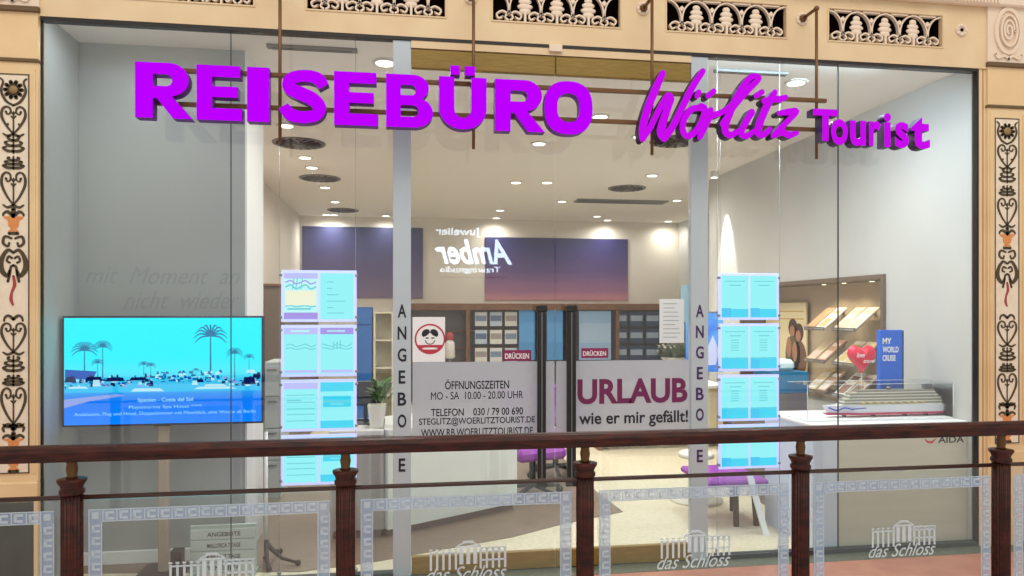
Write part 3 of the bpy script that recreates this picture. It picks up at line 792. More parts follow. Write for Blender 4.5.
for x in pxs:
    m = MB(); r = .037
    m.lathe(x, YR, [(r, .10), (r, .925)], 64, flute=16, fd=.007)
    m.lathe(x, YR, [(r + .012, .0), (r + .012, .05), (r + .004, .07), (r + .004, .10)], 32)
    po = m.build('post', M_mahog, rl)
    m = MB(); m.lathe(x, YR, [(r, .920), (r + .006, .926), (r + .006, .938), (r, .944), (r + .004, .956), (r + .013, .970), (r + .013, .978), (r - .012, .980)], 32); m.build('collar', M_mahog, po)
    m = MB(); m.lathe(x, YR, [(.022, .979), (.017, .990), (.021, 1.015), (.017, 1.035), (.024, 1.047)], 20); m.build('neck', M_neck, po)
def meander(m, x0, x1, z0, z1, horizontal=True):
    """etched cell pattern inside a border strip"""
    pass
for i in range(len(pxs) - 1):
    x0, x1 = pxs[i] + .055, pxs[i + 1] - .055
    m = MB(); m.box(x0, x1, YR - .005, YR + .005, .06, .897); gp = m.build('glass_panel', M_rglass, rl)
    bw = .048; ztb = .862
    m = MB(); y0, y1 = YR - .0062, YR - .0052
    # border as cells: outlined squares with a key inside
    fw = .004
    m.box(x0 + .004, x1 - .004, y0, y1, ztb - fw, ztb); m.box(x0 + bw + .004, x1 - bw - .004, y0, y1, ztb - bw, ztb - bw + fw)
    for (u0, u1) in ((x0 + .004, x0 + .004 + bw), (x1 - .004 - bw, x1 - .004)):
        m.box(u0, u0 + fw, y0, y1, .10, ztb - fw); m.box(u1 - fw, u1, y0, y1, .10, ztb - fw if u0 < (x0 + x1) / 2 and False else ztb - bw)
    kx = x0 + .004 + bw; ncell = int((x1 - x0 - .008 - 2 * bw) / bw); cw = (x1 - x0 - .008 - 2 * bw) / ncell
    def cell(cx, cz, s, odd):
        h = s * .5; t = s * .1
        m.box(cx - h, cx - h + t * .8, y0, y1, cz - h, cz + h)
        sg = 1 if odd else -1
        m.box(cx - h * .55, cx + h * .75, y0, y1, cz + sg * h * .5 - t, cz + sg * h * .5 + t)
        m.box(cx - h * .55, cx - h * .55 + 2 * t, y0, y1, cz - h * .6, cz + h * .6)
        m.box(cx - h * .1, cx + h * .75, y0, y1, cz - sg * h * .45 - t, cz - sg * h * .45 + t)
    for q in range(ncell): cell(kx + cw * (q + .5), ztb - bw / 2, bw * .98, q % 2)
    for u in (x0 + .004 + bw / 2, x1 - .004 - bw / 2):
        zz = ztb - bw * 1.5; q = 0
        m.box(u - .012, u + .012, y0, y1, ztb - bw / 2 - .012, ztb - bw / 2 + .012)
        while zz > .12: cell(u, zz, bw * .92, q % 2); zz -= bw; q += 1
    m.build('etched_key_pattern', FB2, gp)
    m = MB(); y0, y1 = YR - .0052, YR - .00505
    m.box(x0 + .004, x1 - .004, y0, y1, ztb - bw, ztb)
    m.box(x0 + .004, x0 + .004 + bw, y0, y1, .10, ztb - bw); m.box(x1 - .004 - bw, x1 - .004, y0, y1, .10, ztb - bw)
    m.build('etched_border', film('etched_haze', (190, 206, 232), 0.36), gp)
    # emblem: palace facade over a script line
    cx = (x0 + x1) / 2; s = 1.0; zb = .565; m = MB(); y0, y1 = YR - .0062, YR - .0052
    for k in range(13):
        u = cx - .15 + k * .3 / 12
        if 5 <= k <= 7: continue
        m.box(u - .0045, u + .0045, y0, y1, zb, zb + .075)
        if k in (8, 9, 10, 11): m.stroke([(u, zb + .075), (u + .0125, zb + .085), (u + .025, zb + .075)], .006, y0, y1)
        m.box(u - .0065, u + .0065, y0, y1, zb + .078, zb + .085)
    m.box(cx - .155, cx - .04, y0, y1, zb + .066, zb + .072); m.box(cx + .04, cx + .155, y0, y1, zb + .066, zb + .072); m.box(cx + .045, cx + .155, y0, y1, zb + .03, zb + .037)
    for u in (-.028, 0, .028): m.box(cx + u - .008, cx + u + .008, y0, y1, zb + .02, zb + .085)
    m.box(cx - .05, cx + .05, y0, y1, zb + .087, zb + .094); m.box(cx - .022, cx + .022, y0, y1, zb + .108, zb + .114)
    m.stroke([(cx - .05, zb + .09), (cx - .02, zb + .105), (cx + .02, zb + .105), (cx + .05, zb + .09)], .005, y0, y1)
    em = m.build('etched_emblem', FB2, gp)
    text('etched_script', 'das Schloss', (cx - .17, cx + .155, zb - .045, zb + .012), YR - .0057, FB2, em, 0.001, shear=.5)

# ================================================================== DISPLAY WINDOW, LEFT: SCREEN
YT = 0.20
x0, x1 = WX(62, YT), WX(263.5, YT); zt, zb = WZ(62, 316, YT), WZ(62, 427.5, YT)
tv = thing('display_screen', ((x0 + x1) / 2, YT, 0), 'wide flat screen with palm beach picture on a floor pole behind the left pane', 'screen')
m = MB(); m.box(x0, x1, YT, YT + .05, zb, zt, .004); m.box(x0 + .2, x1 - .2, YT + .05, YT + .075, zb + .1, zt - .1); m.build('bezel', mat('navy_bezel', (14, 20, 60), .3), tv)
bz = .012; X0, X1, Z0, Z1 = x0 + bz, x1 - bz, zb + bz, zt - bz
def tvx(u): return X0 + (X1 - X0) * u
def tvz(v): return Z0 + (Z1 - Z0) * v
# screen face with a luminous gradient picture (it is what the screen shows)
ms = bpy.data.materials.new('screen_picture'); ms.use_nodes = True; nt = ms.node_tree; nt.nodes.clear()
tc = nt.nodes.new('ShaderNodeTexCoord'); sep = nt.nodes.new('ShaderNodeSeparateXYZ'); rp = nt.nodes.new('ShaderNodeValToRGB'); em = nt.nodes.new('ShaderNodeEmission'); ou = nt.nodes.new('ShaderNodeOutputMaterial')
nt.links.new(tc.outputs['Generated'], sep.inputs[0]); nt.links.new(sep.outputs[2], rp.inputs[0]); em.inputs[1].default_value = 1.15; nt.links.new(rp.outputs[0], em.inputs[0]); nt.links.new(em.outputs[0], ou.inputs[0])
cr = rp.color_ramp
cr.elements[0].position = 0; cr.elements[0].color = (*srgb((0, 128, 255)), 1); cr.elements[1].position = 1; cr.elements[1].color = (*srgb((0, 240, 255)), 1)
for p, c in ((.22, (10, 120, 240)), (.29, (40, 150, 235)), (.31, (40, 190, 240)), (.40, (60, 190, 235)), (.44, (70, 215, 245)), (.5, (60, 230, 250)), (.62, (0, 236, 255))):
    e = cr.elements.new(p); e.color = (*srgb(c), 1)
m = MB(); m.box(X0, X1, YT - .0015, YT, Z0, Z1); scr = m.build('screen', ms, tv)
ys0, ys1 = YT - .003, YT - .0015
T1 = glow('pic_palm', (10, 120, 170)); T2 = glow('pic_navy', (12, 30, 90)); T3 = glow('pic_white', (190, 240, 255)); T4 = glow('pic_lilac', (150, 170, 240)); T5 = glow('pic_blue', (20, 90, 190))
m = MB()
def palm(u, v0, v1, r, lean=.0):
    m.cur = 0
    m.stroke([(tvx(u + lean), tvz(v0)), (tvx(u + lean * .4), tvz((v0 + v1) / 2)), (tvx(u), tvz(v1))], [.012 * r * 10, .008 * r * 10, .006 * r * 10], ys0, ys1)
    for k in range(11):
        a = PI * (-.12 + 1.24 * k / 10)
        c, s_ = math.cos(a), math.sin(a)
        m.stroke([(tvx(u), tvz(v1)), (tvx(u) + r * .6 * c, tvz(v1) + r * .55 * s_ + r * .1), (tvx(u) + r * c, tvz(v1) + r * .75 * s_ - r * .18)], [.010 * r * 10, .009 * r * 10, .002], ys0, ys1)
palm(.735, .40, .83, .10); palm(.86, .42, .66, .05); palm(.935, .46, .62, .032)
palm(.10, .44, .70, .075); palm(.19, .44, .73, .055); palm(.165, .44, .58, .035); palm(.395, .46, .56, .03); palm(.43, .46, .55, .028); palm(.66, .44, .50, .02)
rnd = random.Random(3)
for k in range(220):
    u = rnd.random() * .98; v = .34 + rnd.random() * .10; m.cur = rnd.choice((1, 1, 2, 4, 3, 0))
    if .45 < u < .78: m.cur = rnd.choice((4, 0, 2)); v += .04; 
    w = .006 + rnd.random() * .022; h = .006 + rnd.random() * (.02 if m.cur != 1 else .03)
    m.plate([(tvx(u), tvz(v)), (tvx(min(u + w, .995)), tvz(v)), (tvx(min(u + w * .8, .995)), tvz(v + h)), (tvx(u + w * .2), tvz(v + h * 1.2))], ys0 - rnd.random() * .0006, ys1)
m.cur = 4
m.plate([(tvx(0.005), tvz(.44)), (tvx(.14), tvz(.42)), (tvx(.16), tvz(.50)), (tvx(.005), tvz(.52))], ys0, ys1)
m.cur = 1
for u, v, w, h in ((.0, .40, .06, .05), (.10, .41, .09, .04), (.2, .405, .1, .035), (.32, .41, .09, .03), (.90, .36, .07, .07), (.95, .42, .05, .04), (.66, .385, .04, .03)):
    m.plate([(tvx(u + .002), tvz(v)), (tvx(min(.996, u + w)), tvz(v)), (tvx(min(.996, u + w * .9)), tvz(v + h)), (tvx(u + w * .12 + .002), tvz(v + h))], ys0 - .0007, ys1)
m.cur = 2
for u, v, w, h in ((.02, .34, .10, .02), (.33, .305, .17, .03), (.65, .32, .22, .022), (.70, .345, .12, .02), (.14, .36, .04, .06), (.92, .47, .05, .03), (.64, .36, .03, .04)):
    m.plate([(tvx(u), tvz(v)), (tvx(u + w), tvz(v)), (tvx(u + w * .85), tvz(v + h)), (tvx(u + w * .1), tvz(v + h))], ys0 - .0008, ys1)
m.cur = 3
m.plate([(tvx(.0), tvz(.16)), (tvx(.12), tvz(.22)), (tvx(.3), tvz(.27)), (tvx(.26), tvz(.285)), (tvx(.0), tvz(.24))], ys0, ys1)
m.build('picture_shapes', [T1, T2, T3, T4, T5], scr)
TW = glow('pic_text', (150, 225, 255))
def tvt(s, u0, u1, v0, v1, **k): text('caption', s, (tvx(u0), tvx(u1), tvz(v0), tvz(v1)), YT - .0025, TW, scr, .0008, **k)
tvt('Spanien - Costa del Sol', .365, .645, .195, .245, offset=.02); tvt('Playamarina Spa Hotel ****', .32, .69, .135, .175)
tvt('Andalusien, Flug und Hotel, Doppelzimmer mit Meerblick, eine Woche ab Berlin', .05, .97, .075, .115)
xp0, xp1 = WX(158, YT + .06), WX(168, YT + .06); xc = (xp0 + xp1) / 2
m = MB(); m.box(xp0, xp1, YT + .052, YT + .10, 0.0, zb + .2, .006); m.build('pole', mat('beige_pole', (170, 156, 140), .5), tv)
m = MB(); m.box(xc - .14, xc + .14, YT - .06, YT + .22, 0.0, .012, .004); m.build('base_plate', M_black_pl, tv)
m = MB(); m.box(xc - .05, xc + .05, YT + .045, YT + .06, zb - .012, zb + .03, .003); m.build('bracket', M_black_pl, tv)
# writing on the grey wall
yy = YP - .001
GW = mat('wall_writing_grey', (151, 158, 162), .8)
text('wall_writing', 'mit  Moment  an', (WX(85, YP), WX(240, YP), WZ(160, 284, YP), WZ(160, 267, YP)), yy, GW, part_wall, .001, shear=.4, offset=.0)
text('wall_writing', 'nicht  wieder', (WX(124, YP), WX(240, YP), WZ(180, 309, YP), WZ(180, 291, YP)), yy, GW, part_wall, .001, shear=.4)
# small strip board on the floor
yb_ = 0.16
x0, x1 = WX(190, yb_), WX(256, yb_); z1_ = WZ(220, 525, yb_)
t = thing('price_board', ((x0 + x1) / 2, yb_, 0), 'small pale strip board with dark lettered rows standing on the floor under the screen', 'board')
m = MB(); m.box(x0, x1, yb_, yb_ + .02, 0.02, z1_, .002); m.box(x0, x0 + .03, yb_ - .03, yb_ + .08, 0.0, .022); m.box(x1 - .03, x1, yb_ - .03, yb_ + .08, 0.0, .022); m.build('back_board', mat('pale_green_board', (178, 194, 190), .5), t)
for k, s in enumerate(('ANGEBOTE', 'MALLORCA 7 TAGE', 'KRETA 7 TAGE', 'TENERIFFA')):
    zz = z1_ - .055 - k * .068
    m = MB(); m.box(x0 + .004, x1 - .004, yb_ - .006, yb_, zz - .028, zz + .032, .001); so = m.build('strip', mat('pale_strip', (196, 210, 206), .4), t)
    text('strip_text', s, (x0 + .1, x1 - .09, zz - .012, zz + .014), yb_ - .0068, M_txt, so, .001, offset=.01)
m = MB(); m.box(WX(178, .2), WX(189, .2), .05, .12, 0.0, WZ(183, 543, .2), .004); m.box(WX(177, .2), WX(190, .2), .045, .125, .0, .03, .003)
tag(m.build('cable_box', M_black_pl), 'small dark box on the floor left of the pale strip board', 'box')
# black folding stand with white tube at the partition end
x = WX(266, .3)
t = thing('white_tube_stand', (x, .3, 0), 'thin white upright tube on curved black feet beside the partition end', 'stand')
m = MB(); m.tube([(x, .3, .14), (x, .3, WZ(264, 432, .3))], .011, 10); m.build('tube', M_white, t)
for k, (dx, dy) in enumerate(((.2, -.03), (-.02, .1), (.05, .22), (.04, -.12))):
    m = MB(); m.tube([(x, .3, .16), (x + dx * .2, .3 + dy * .3, .10), (x + dx * .5, .3 + dy * .6, .05), (x + dx, .3 + dy, .018)], [.014, .014, .012, .010]); m.ball((x + dx, .3 + dy, .02), .018); m.build('foot', M_black_pl, t)

# ================================================================== LIT POSTER PANELS ON CABLES
YL = 0.12
SH = {k: glow('sheet_' + k, c) for k, c in (('cyan', (150, 250, 255)), ('ice', (196, 255, 255)), ('aqua', (60, 220, 250)), ('lilac', (196, 196, 255)), ('mint', (190, 255, 240)), ('blue', (60, 200, 250)), ('teal', (110, 215, 225)), ('cream', (250, 250, 220)), ('violet', (170, 150, 235)))}
M_led = film('lit_acrylic_edge', (206, 216, 246), 0.75)
M_led = mat('acrylic_edge', (190, 200, 240), .3, emit=(176, 186, 250), es=.75)
def panel(px0, px1, pt, pb, label, style, group):
    x0, x1 = WX(px0, YL), WX(px1, YL); zt, zb = WZ(px0, pt, YL), WZ(px0, pb, YL)
    t = thing('lit_poster', ((x0 + x1) / 2, YL, zb), label, 'poster panel', group)
    m = MB(); m.box(x0, x1, YL, YL + .014, zb, zt, .002); m.build('panel_frame', M_led, t)
    cl = MB()
    for u in (x0, x1):
        for z in (zt - .03, zb + .03): cl.lathe(u, z, [(.009, YL - .006), (.009, YL + .02)], 10, axis='y')
    cl.build('cable_clamp', M_steel, t)
    mid = (x0 + x1) / 2; mg = .018; w2 = (x1 - x0) / 2
    for k, (a, c) in enumerate(((x0 + mg, mid - .008), (mid + .008, x1 - mg))):
        m = MB(); za, zc = zb + mg, zt - mg; h = zc - za; w = c - a
        m.cur = 0; m.box(a, c, YL - .002, YL - .0005, za, zc)
        y0, y1 = YL - .0035, YL - .002
        def bar(u0, u1, v0, v1, ci): m.cur = ci; m.box(a + u0 * w, a + u1 * w, y0, y1, za + v0 * h, za + v1 * h)
        def wave(v, amp, ci, wd=.006): m.cur = ci; m.stroke([(a + w * (.06 + .88 * i / 6), za + h * (v + amp * math.sin(i * 2.1 + k))) for i in range(7)], wd, y0, y1)
        if style == 'scene1' and k == 0:
            bar(0, 1, .88, 1, 2); bar(0, 1, 0, .14, 4); bar(.05, .95, .30, .62, 3); wave(.28, .015, 5, .008); wave(.7, .05, 5, .01); wave(.8, .04, 4, .008); bar(.1, .8, .2, .24, 5)
            for u in (.25, .35, .5): m.cur = 5; m.stroke([(a + u * w, za + .65 * h), (a + (u + .05) * w, za + .9 * h)], .006, y0, y1)
        elif style == 'scene1':
            for v in (.8, .66, .52, .38, .24, .12): bar(.2, .2 + .15 + .4 * rnd.random(), v, v + .02, 5)
        elif style == 'scene2':
            bar(0, 1, .86, 1, 2 if k == 0 else 4); bar(.2, .75, .91, .95, 1); wave(.62, .03, 5, .006); wave(.55, .02, 5, .006)
            if k: 
                for u in (.4, .5, .6): m.cur = 5; m.stroke([(a + u * w, za + .55 * h), (a + u * w, za + (.6 + .2 * rnd.random()) * h)], .007, y0, y1)
            bar(.02, .98, .02, .08, 2)
        elif style == 'list':
            if k == 0:
                bar(0, 1, .86, 1, 2); 
                for v in (.72, .56, .42, .3, .16): bar(.08, .92, v, v + .02, 5)
                bar(.08, .5, .60, .63, 5)
            else:
                bar(0, 1, .80, 1, 6); bar(.08, .92, .46, .70, 6); bar(.08, .9, .56, .6, 5); bar(0, 1, 0, .16, 6); bar(.3, .7, .5, .54, 1)
        else:
            bar(0, 1, 0, .20 if style != 'offer2' else .26, 6); bar(0, .35, 0, .22, 7); bar(.12, .88, .86, .88, 5); bar(.3, .72, .76, .785, 5)
            if style == 'offer2':
                for v in (.66, .6, .54, .48, .42): bar(.34, .64, v, v + .02, 8)
                wave(.24, .02, 8, .006)
        s = m.build('lit_sheet', [SH['cyan'] if not (style in ('scene1',) and k == 0) else SH['ice'], SH['ice'], SH['lilac'], SH['cream'], SH['violet'], SH['teal'], SH['aqua'], SH['blue'], SH['teal']], t)
rows_l = ((270, 322, 'scene1'), (325, 377, 'scene2'), (380, 432, 'list'), (435.5, 486, 'list'))
rows_r = ((273, 320, 'offer'), (323.5, 371.5, 'offer2'), (375, 421.5, 'offer2'), (425, 469.5, 'offer'))
nms = ['topmost', 'second from top', 'third from top', 'bottom']
for k, (a, c, s) in enumerate(rows_l): panel(281, 356.5, a, c, 'glowing twin poster panel, %s of the column right of the screen' % nms[k], s, 'lit poster panels in the left window')
for k, (a, c, s) in enumerate(rows_r): panel(719, 779, a, c, 'glowing twin poster panel, %s of the column right of the right post' % nms[k], s, 'lit poster panels in the right window')
for px, lb in ((279, 'left cable of the poster column beside the screen'), (355.5, 'right cable of the poster column beside the screen'), (717.5, 'left cable of the poster column by the right post'), (780, 'right cable of the poster column by the right post')):
    x = WX(px, YL); m = MB(); m.tube([(x, YL + .007, 0.002), (x, YL + .007, CEIL)], .0016, 6); m.lathe(x, YL + .007, [(.012, .0), (.012, .02)], 10); m.lathe(x, YL + .007, [(.012, CEIL - .02), (.012, CEIL)], 10)
    tag(m.build('suspension_cable', M_steel), 'thin steel ' + lb, 'cable', 'suspension cables')

# ================================================================== CEILING FITTINGS
M_lens = glow('lamp_lens', (255, 252, 240), 3.0); M_ring = mat('lamp_ring', (210, 208, 200), .4)
dl = [(286, 125, 'L'), (305, 157, 'L'), (312, 167, 'L'), (325, 187, 'L'), (335, 201.5, 'L'), (330, 219, 'L'), (341, 224, 'L'),
      (539, 143, 'M'), (516, 182, 'M'), (547, 182, 'M'), (500, 210, 'M'), (493, 221, 'M'), (385, 62, 'N'), (600, 116, 'R'), (652, 175, 'R'), (562, 201, 'R'), (677, 200, 'R'), (597, 216, 'R'), (585, 230, 'R'), (642, 230, 'R'), (796, 82, 'N'), (387, 221, 'L'), (640, 136, 'R')]
names = {'L': 'left row', 'M': 'middle row', 'R': 'right row', 'N': 'front edge'}
cnt = {}
ordw = ['first', 'second', 'third', 'fourth', 'fifth', 'sixth', 'seventh', 'eighth', 'ninth', 'tenth']
for px, py, g in sorted(dl, key=lambda q: q[1]):
    cnt[g] = cnt.get(g, 0) + 1
    x, y = F(px, py, CEIL)
    if y > YB - .25: y = YB - .25
    t = thing('downlight', (x, y, CEIL), 'glowing recessed ceiling spot, %s from the front in the %s' % (ordw[cnt[g] - 1], names[g]) if g != 'N' else 'glowing recessed ceiling spot just behind the glass near %s' % ('the left post' if px < 500 else 'the right joint'), 'ceiling light', 'recessed spots in the shop ceiling')
    m = MB(); m.lathe(x, y, [(.085, CEIL), (.085, CEIL - .008), (.065, CEIL - .012), (.06, CEIL - .004)], 20); m.build('ring', M_ring, t)
    m = MB(); m.lathe(x, y, [(.062, CEIL - .006), (.062, CEIL - .014)], 20); m.build('lens', M_lens, t)
    light('downlight_lamp', 'SPOT', (x, y, CEIL - .03), 95 if y < 5.5 else 34, (1.0, .94, .84), (0, 0, 0), .05, spot=2.95, blend=1.0)
for px, py, lab in ((299, 143, 'round slatted ceiling air diffuser nearest the glass on the left'), (320, 178, 'round slatted ceiling air diffuser, middle of the left three'), (343, 210, 'round slatted ceiling air diffuser, rearmost of the left three'), (627, 188, 'round slatted ceiling air diffuser right of the door joint'), (676, 141, 'round slatted ceiling air diffuser behind the script word')):
    x, y = F(px, py, CEIL)
    t = thing('air_diffuser', (x, y, CEIL), lab, 'air diffuser', 'round air diffusers')
    m = MB(); m.lathe(x, y, [(.26, CEIL), (.26, CEIL - .010), (.24, CEIL - .014), (.225, CEIL - .006)], 32); m.build('rim', mat('diffuser_grey', (120, 114, 104), .5), t)
    m = MB()
    for k in range(16):
        a = 2 * PI * k / 16; c, s_ = math.cos(a), math.sin(a)
        m.hexa([(x + .08 * c, y + .08 * s_, CEIL - .021), (x + .22 * c, y + .22 * s_, CEIL - .021), (x + .22 * math.cos(a + .1), y + .22 * math.sin(a + .1), CEIL - .021), (x + .08 * math.cos(a + .2), y + .08 * math.sin(a + .2), CEIL - .021)],
               [(x + .08 * c, y + .08 * s_, CEIL - .007), (x + .22 * c, y + .22 * s_, CEIL - .007), (x + .22 * math.cos(a + .1), y + .22 * math.sin(a + .1), CEIL - .007), (x + .08 * math.cos(a + .2), y + .08 * math.sin(a + .2), CEIL - .007)])
    m.lathe(x, y, [(.07, CEIL - .006), (.07, CEIL - .022)], 20)
    m.build('vanes', mat('vane_dark', (66, 62, 58), .5), t)
for a, c, py, wd, lab in ((268, 357, 47, .05, 'dark linear slot track on the ceiling behind the first sign rod'), (712, 790, 71, .05, 'dark linear slot track on the ceiling above the script word'), (574, 668, 201, .30, 'long grey slotted ceiling outlet far inside the shop')):
    xa_, ya_ = F(a, py, CEIL); xb_, yb2 = F(c, py, CEIL)
    yy_ = (ya_ + yb2) / 2 if wd > .1 else max(.34, (ya_ + yb2) / 2)
    t = thing('slot_outlet', ((xa_ + xb_) / 2, yy_, CEIL), lab, 'ceiling vent', 'linear ceiling slots')
    m = MB(); m.box(xa_, xb_, yy_ - wd / 2, yy_ + wd / 2, CEIL - .02, CEIL, .003); m.build('body', mat('slot_grey', (128, 128, 122), .5), t)
    m = MB()
    for k in range(2 if wd < .1 else 4):
        q = yy_ - wd / 2 + wd * (k + .5) / (2 if wd < .1 else 4); m.box(xa_ + .03, xb_ - .03, q - wd * .06, q + wd * .06, CEIL - .0225, CEIL - .0195)
    m.build('slot', M_black_pl, t)
# wall washer on the right wall
x, y = XRW - .16, XW(727, XRW)
t = thing('wall_washer', (x, y, CEIL), 'small ceiling spot washing the side wall beside the right post', 'ceiling light')
m = MB(); m.lathe(x, y, [(.05, CEIL), (.05, CEIL - .06), (.045, CEIL - .07)], 16); m.build('housing', M_ring, t)
m = MB(); m.lathe(x, y, [(.04, CEIL - .071), (.04, CEIL - .076)], 16); m.build('lens', M_lens, t)
light('washer_lamp', 'SPOT', (x, y, CEIL - .1), 260, (1, .98, .95), (0, math.radians(-4), 0), .02, spot=.60, blend=.5)
# light strips added out of sight to brighten the two display windows
for nm_, a, c, pw, col_ in (('left', XL + .15, XP - .15, 6, (.92, .97, 1.0)), ('right', WX(712), XR - .55, 46, (.60, .82, 1.0))):
    t = thing('bay_fill_strip', ((a + c) / 2, .08, CEIL), 'added light strip hidden above the %s display window to brighten it' % nm_, 'ceiling light')
    m = MB(); m.box(a, c, .05, .11, CEIL - .008, CEIL - .0005, .002); m.build('housing', M_white, t)
    m = MB(); m.box(a + .01, c - .01, .056, .104, CEIL - .010, CEIL - .008); m.build('diffuser', M_lens, t)
    light('bay_fill_lamp', 'AREA', ((a + c) / 2, .08, CEIL - .012), pw, col_, (math.radians(-14 if nm_ == 'left' else 20), 0, 0), c - a - .04, .05)

# ================================================================== RIGHT WINDOW BAY
# plinth
px0 = WX(812, .08); m = MB(); YPL = .07
zpl = WZ(880, 423, YPL)
t = thing('window_plinth', ((px0 + XR) / 2, .4, 0), 'long pale plinth panel behind the rightmost pane carrying the ship case', 'plinth')
m = MB(); m.box(WX(838, YPL), XRW - .002, YPL, .72, 0.0, zpl - .02); m.build('front_panel', mat('plinth_cream', (206, 206, 192), .5, noise=(198, 198, 184), scale=2, stretch=(1, 1, 8)), t)
m = MB(); m.box(px0, WX(838, YPL) - .002, YPL, .72, 0.0, zpl - .02); m.build('side_panel', mat('plinth_blue_white', (208, 222, 240), .4), t)
m = MB(); m.box(px0 - .01, XRW - .002, YPL - .01, .73, zpl - .02, zpl, .003); m.build('top_board', M_white, t)
xx = WX(925, YPL); zz = WZ(940, 443, YPL)
lg = MB(); lg.stroke([(xx, zz + .03), (xx + .02, zz + .012), (xx + .05, zz + .008), (xx + .085, zz + .035)], [.004, .014, .016, .004], YPL - .002, YPL - .0005); lg.build('lip_mark', mat('lip_red', (200, 40, 60), .5), t)
text('lettering', 'AIDA', (WX(938, YPL), WX(964, YPL), zz, zz + .045), YPL - .001, M_txt, t, .001, offset=.02)
# ship model in an acrylic case
sy = .30
x0, x1 = WX(822, sy), WX(942, sy); L = x1 - x0
zk = zpl + .028
ship = thing('cruise_ship_model', ((x0 + x1) / 2, sy, zpl), 'white model cruise ship with red waterline stripe in a clear case', 'ship model')
def hull(zlo, zhi, m, inset=0.0):
    sec = []
    for i in range(13):
        u = i / 12; x = x0 + L * u
        hw = .055 * min(1, (u / .22) ** .7 if u > 0 else 0.04) * (1 if u < .9 else 1 - (u - .9) * 2) - inset
        sec.append((x, max(hw, .003)))
    vs = []; n = len(sec)
    for z, k in ((zlo, .85), (zhi, 1)):
        for x, h in sec: vs.append((x + (L * .04 * (1 - k) / .15 if x < x0 + L * .2 else 0), sy - h * k, z))
        for x, h in reversed(sec): vs.append((x + (L * .04 * (1 - k) / .15 if x < x0 + L * .2 else 0), sy + h * k, z))
    N = 2 * n
    m.add(vs, [tuple(reversed(range(N))), tuple(range(N, 2 * N))] + [(i, (i + 1) % N, N + (i + 1) % N, N + i) for i in range(N)])
m = MB(); hull(zk + .016, zk + .068, m); m.build('hull', mat('ship_white', (236, 238, 246), .35), ship)
m = MB(); hull(zk, zk + .0155, m, .002); m.build('red_waterline', mat('ship_red', (196, 40, 90), .4), ship)
m = MB(); m.stroke([(x0 + .02, zk + .058), (x0 + .08, zk + .038), (x0 + .14, zk + .054), (x0 + .2, zk + .040)], .010, sy - .0575, sy - .050); m.stroke([(x0 + .2, zk + .045), (x0 + .3, zk + .05)], .006, sy - .0575, sy - .050); m.build('bow_painting', mat('ship_blue', (70, 90, 190), .4), ship)
dk = MB()
for k in range(5):
    a = x0 + L * (.14, .15, .19, .20, .26)[k]; c = x1 - L * (.03, .03, .035, .06, .08)[k]; z = zk + .0685 + k * .021
    dk.cur = 0; dk.box(a, c, sy - .046 + k * .004, sy + .046 - k * .004, z, z + .006, .001)
    dk.cur = 1; dk.box(a + .01, c - .01, sy - .042 + k * .004, sy + .042 - k * .004, z + .006, z + .021)
dk.build('decks', [mat('deck_beige', (232, 230, 216), .4), mat('deck_window', (158, 154, 142), .3)], ship)
m = MB(); m.box(x1 - L * .16, x1 - L * .10, sy - .02, sy + .02, zk + .1735, zk + .212, .004); m.tube([(x0 + L * .3, sy, zk + .173), (x0 + L * .3, sy, zk + .215)], .003); m.ball((x0 + L * .55, sy, zk + .183), (.02, .02, .014)); m.build('funnel_and_mast', mat('ship_grey', (110, 112, 118), .4), ship)
for k in range(9):
    m = MB(); m.ball((x0 + L * (.3 + .062 * k), sy - .05, zk + .085), (.016, .007, .006), 8, 6); m.build('lifeboat', mat('boat_ochre', (224, 186, 96), .4), ship)
for u in (.18, .42, .68, .86):
    m = MB(); m.box(x0 + L * u - .004, x0 + L * u + .004, sy - .02, sy + .02, zpl + .012, zk, 0); m.build('cradle', M_black_pl, ship)
cs = thing('acrylic_case', ((x0 + x1) / 2, sy, zpl), 'long clear acrylic display case over the model ship', 'display case')
ca, cb = WX(805, sy - .1), WX(950, sy - .1); cz = WZ(870, 384, sy - .1)
m = MB(); m.box(ca, cb, sy - .13, sy + .13, zpl + .0005, zpl + .012, .002); m.build('case_base', M_white, cs)
m = MB(); 
for q in ((ca, cb, sy - .13, sy - .127), (ca, cb, sy + .127, sy + .13), (ca, ca + .003, sy - .127, sy + .127), (cb - .003, cb, sy - .127, sy + .127)): m.box(q[0], q[1], q[2], q[3], zpl + .012, cz)
m.box(ca, cb, sy - .13, sy + .13, cz, cz + .003)
m.build('clear_cover', M_acryl, cs)
m = MB()
for (p, q) in (((ca, sy - .13), (cb, sy - .13)), ((ca, sy + .13), (cb, sy + .13))): m.tube([(p[0], p[1], cz + .002), (q[0], q[1], cz + .002)], .0018, 6)
for p in ((ca, sy - .13), (cb, sy - .13)): m.tube([(p[0], p[1], zpl + .012), (p[0], p[1], cz)], .0018, 6)
m.build('bright_edge', mat('acrylic_bright_edge', (226, 234, 240), .2), cs)
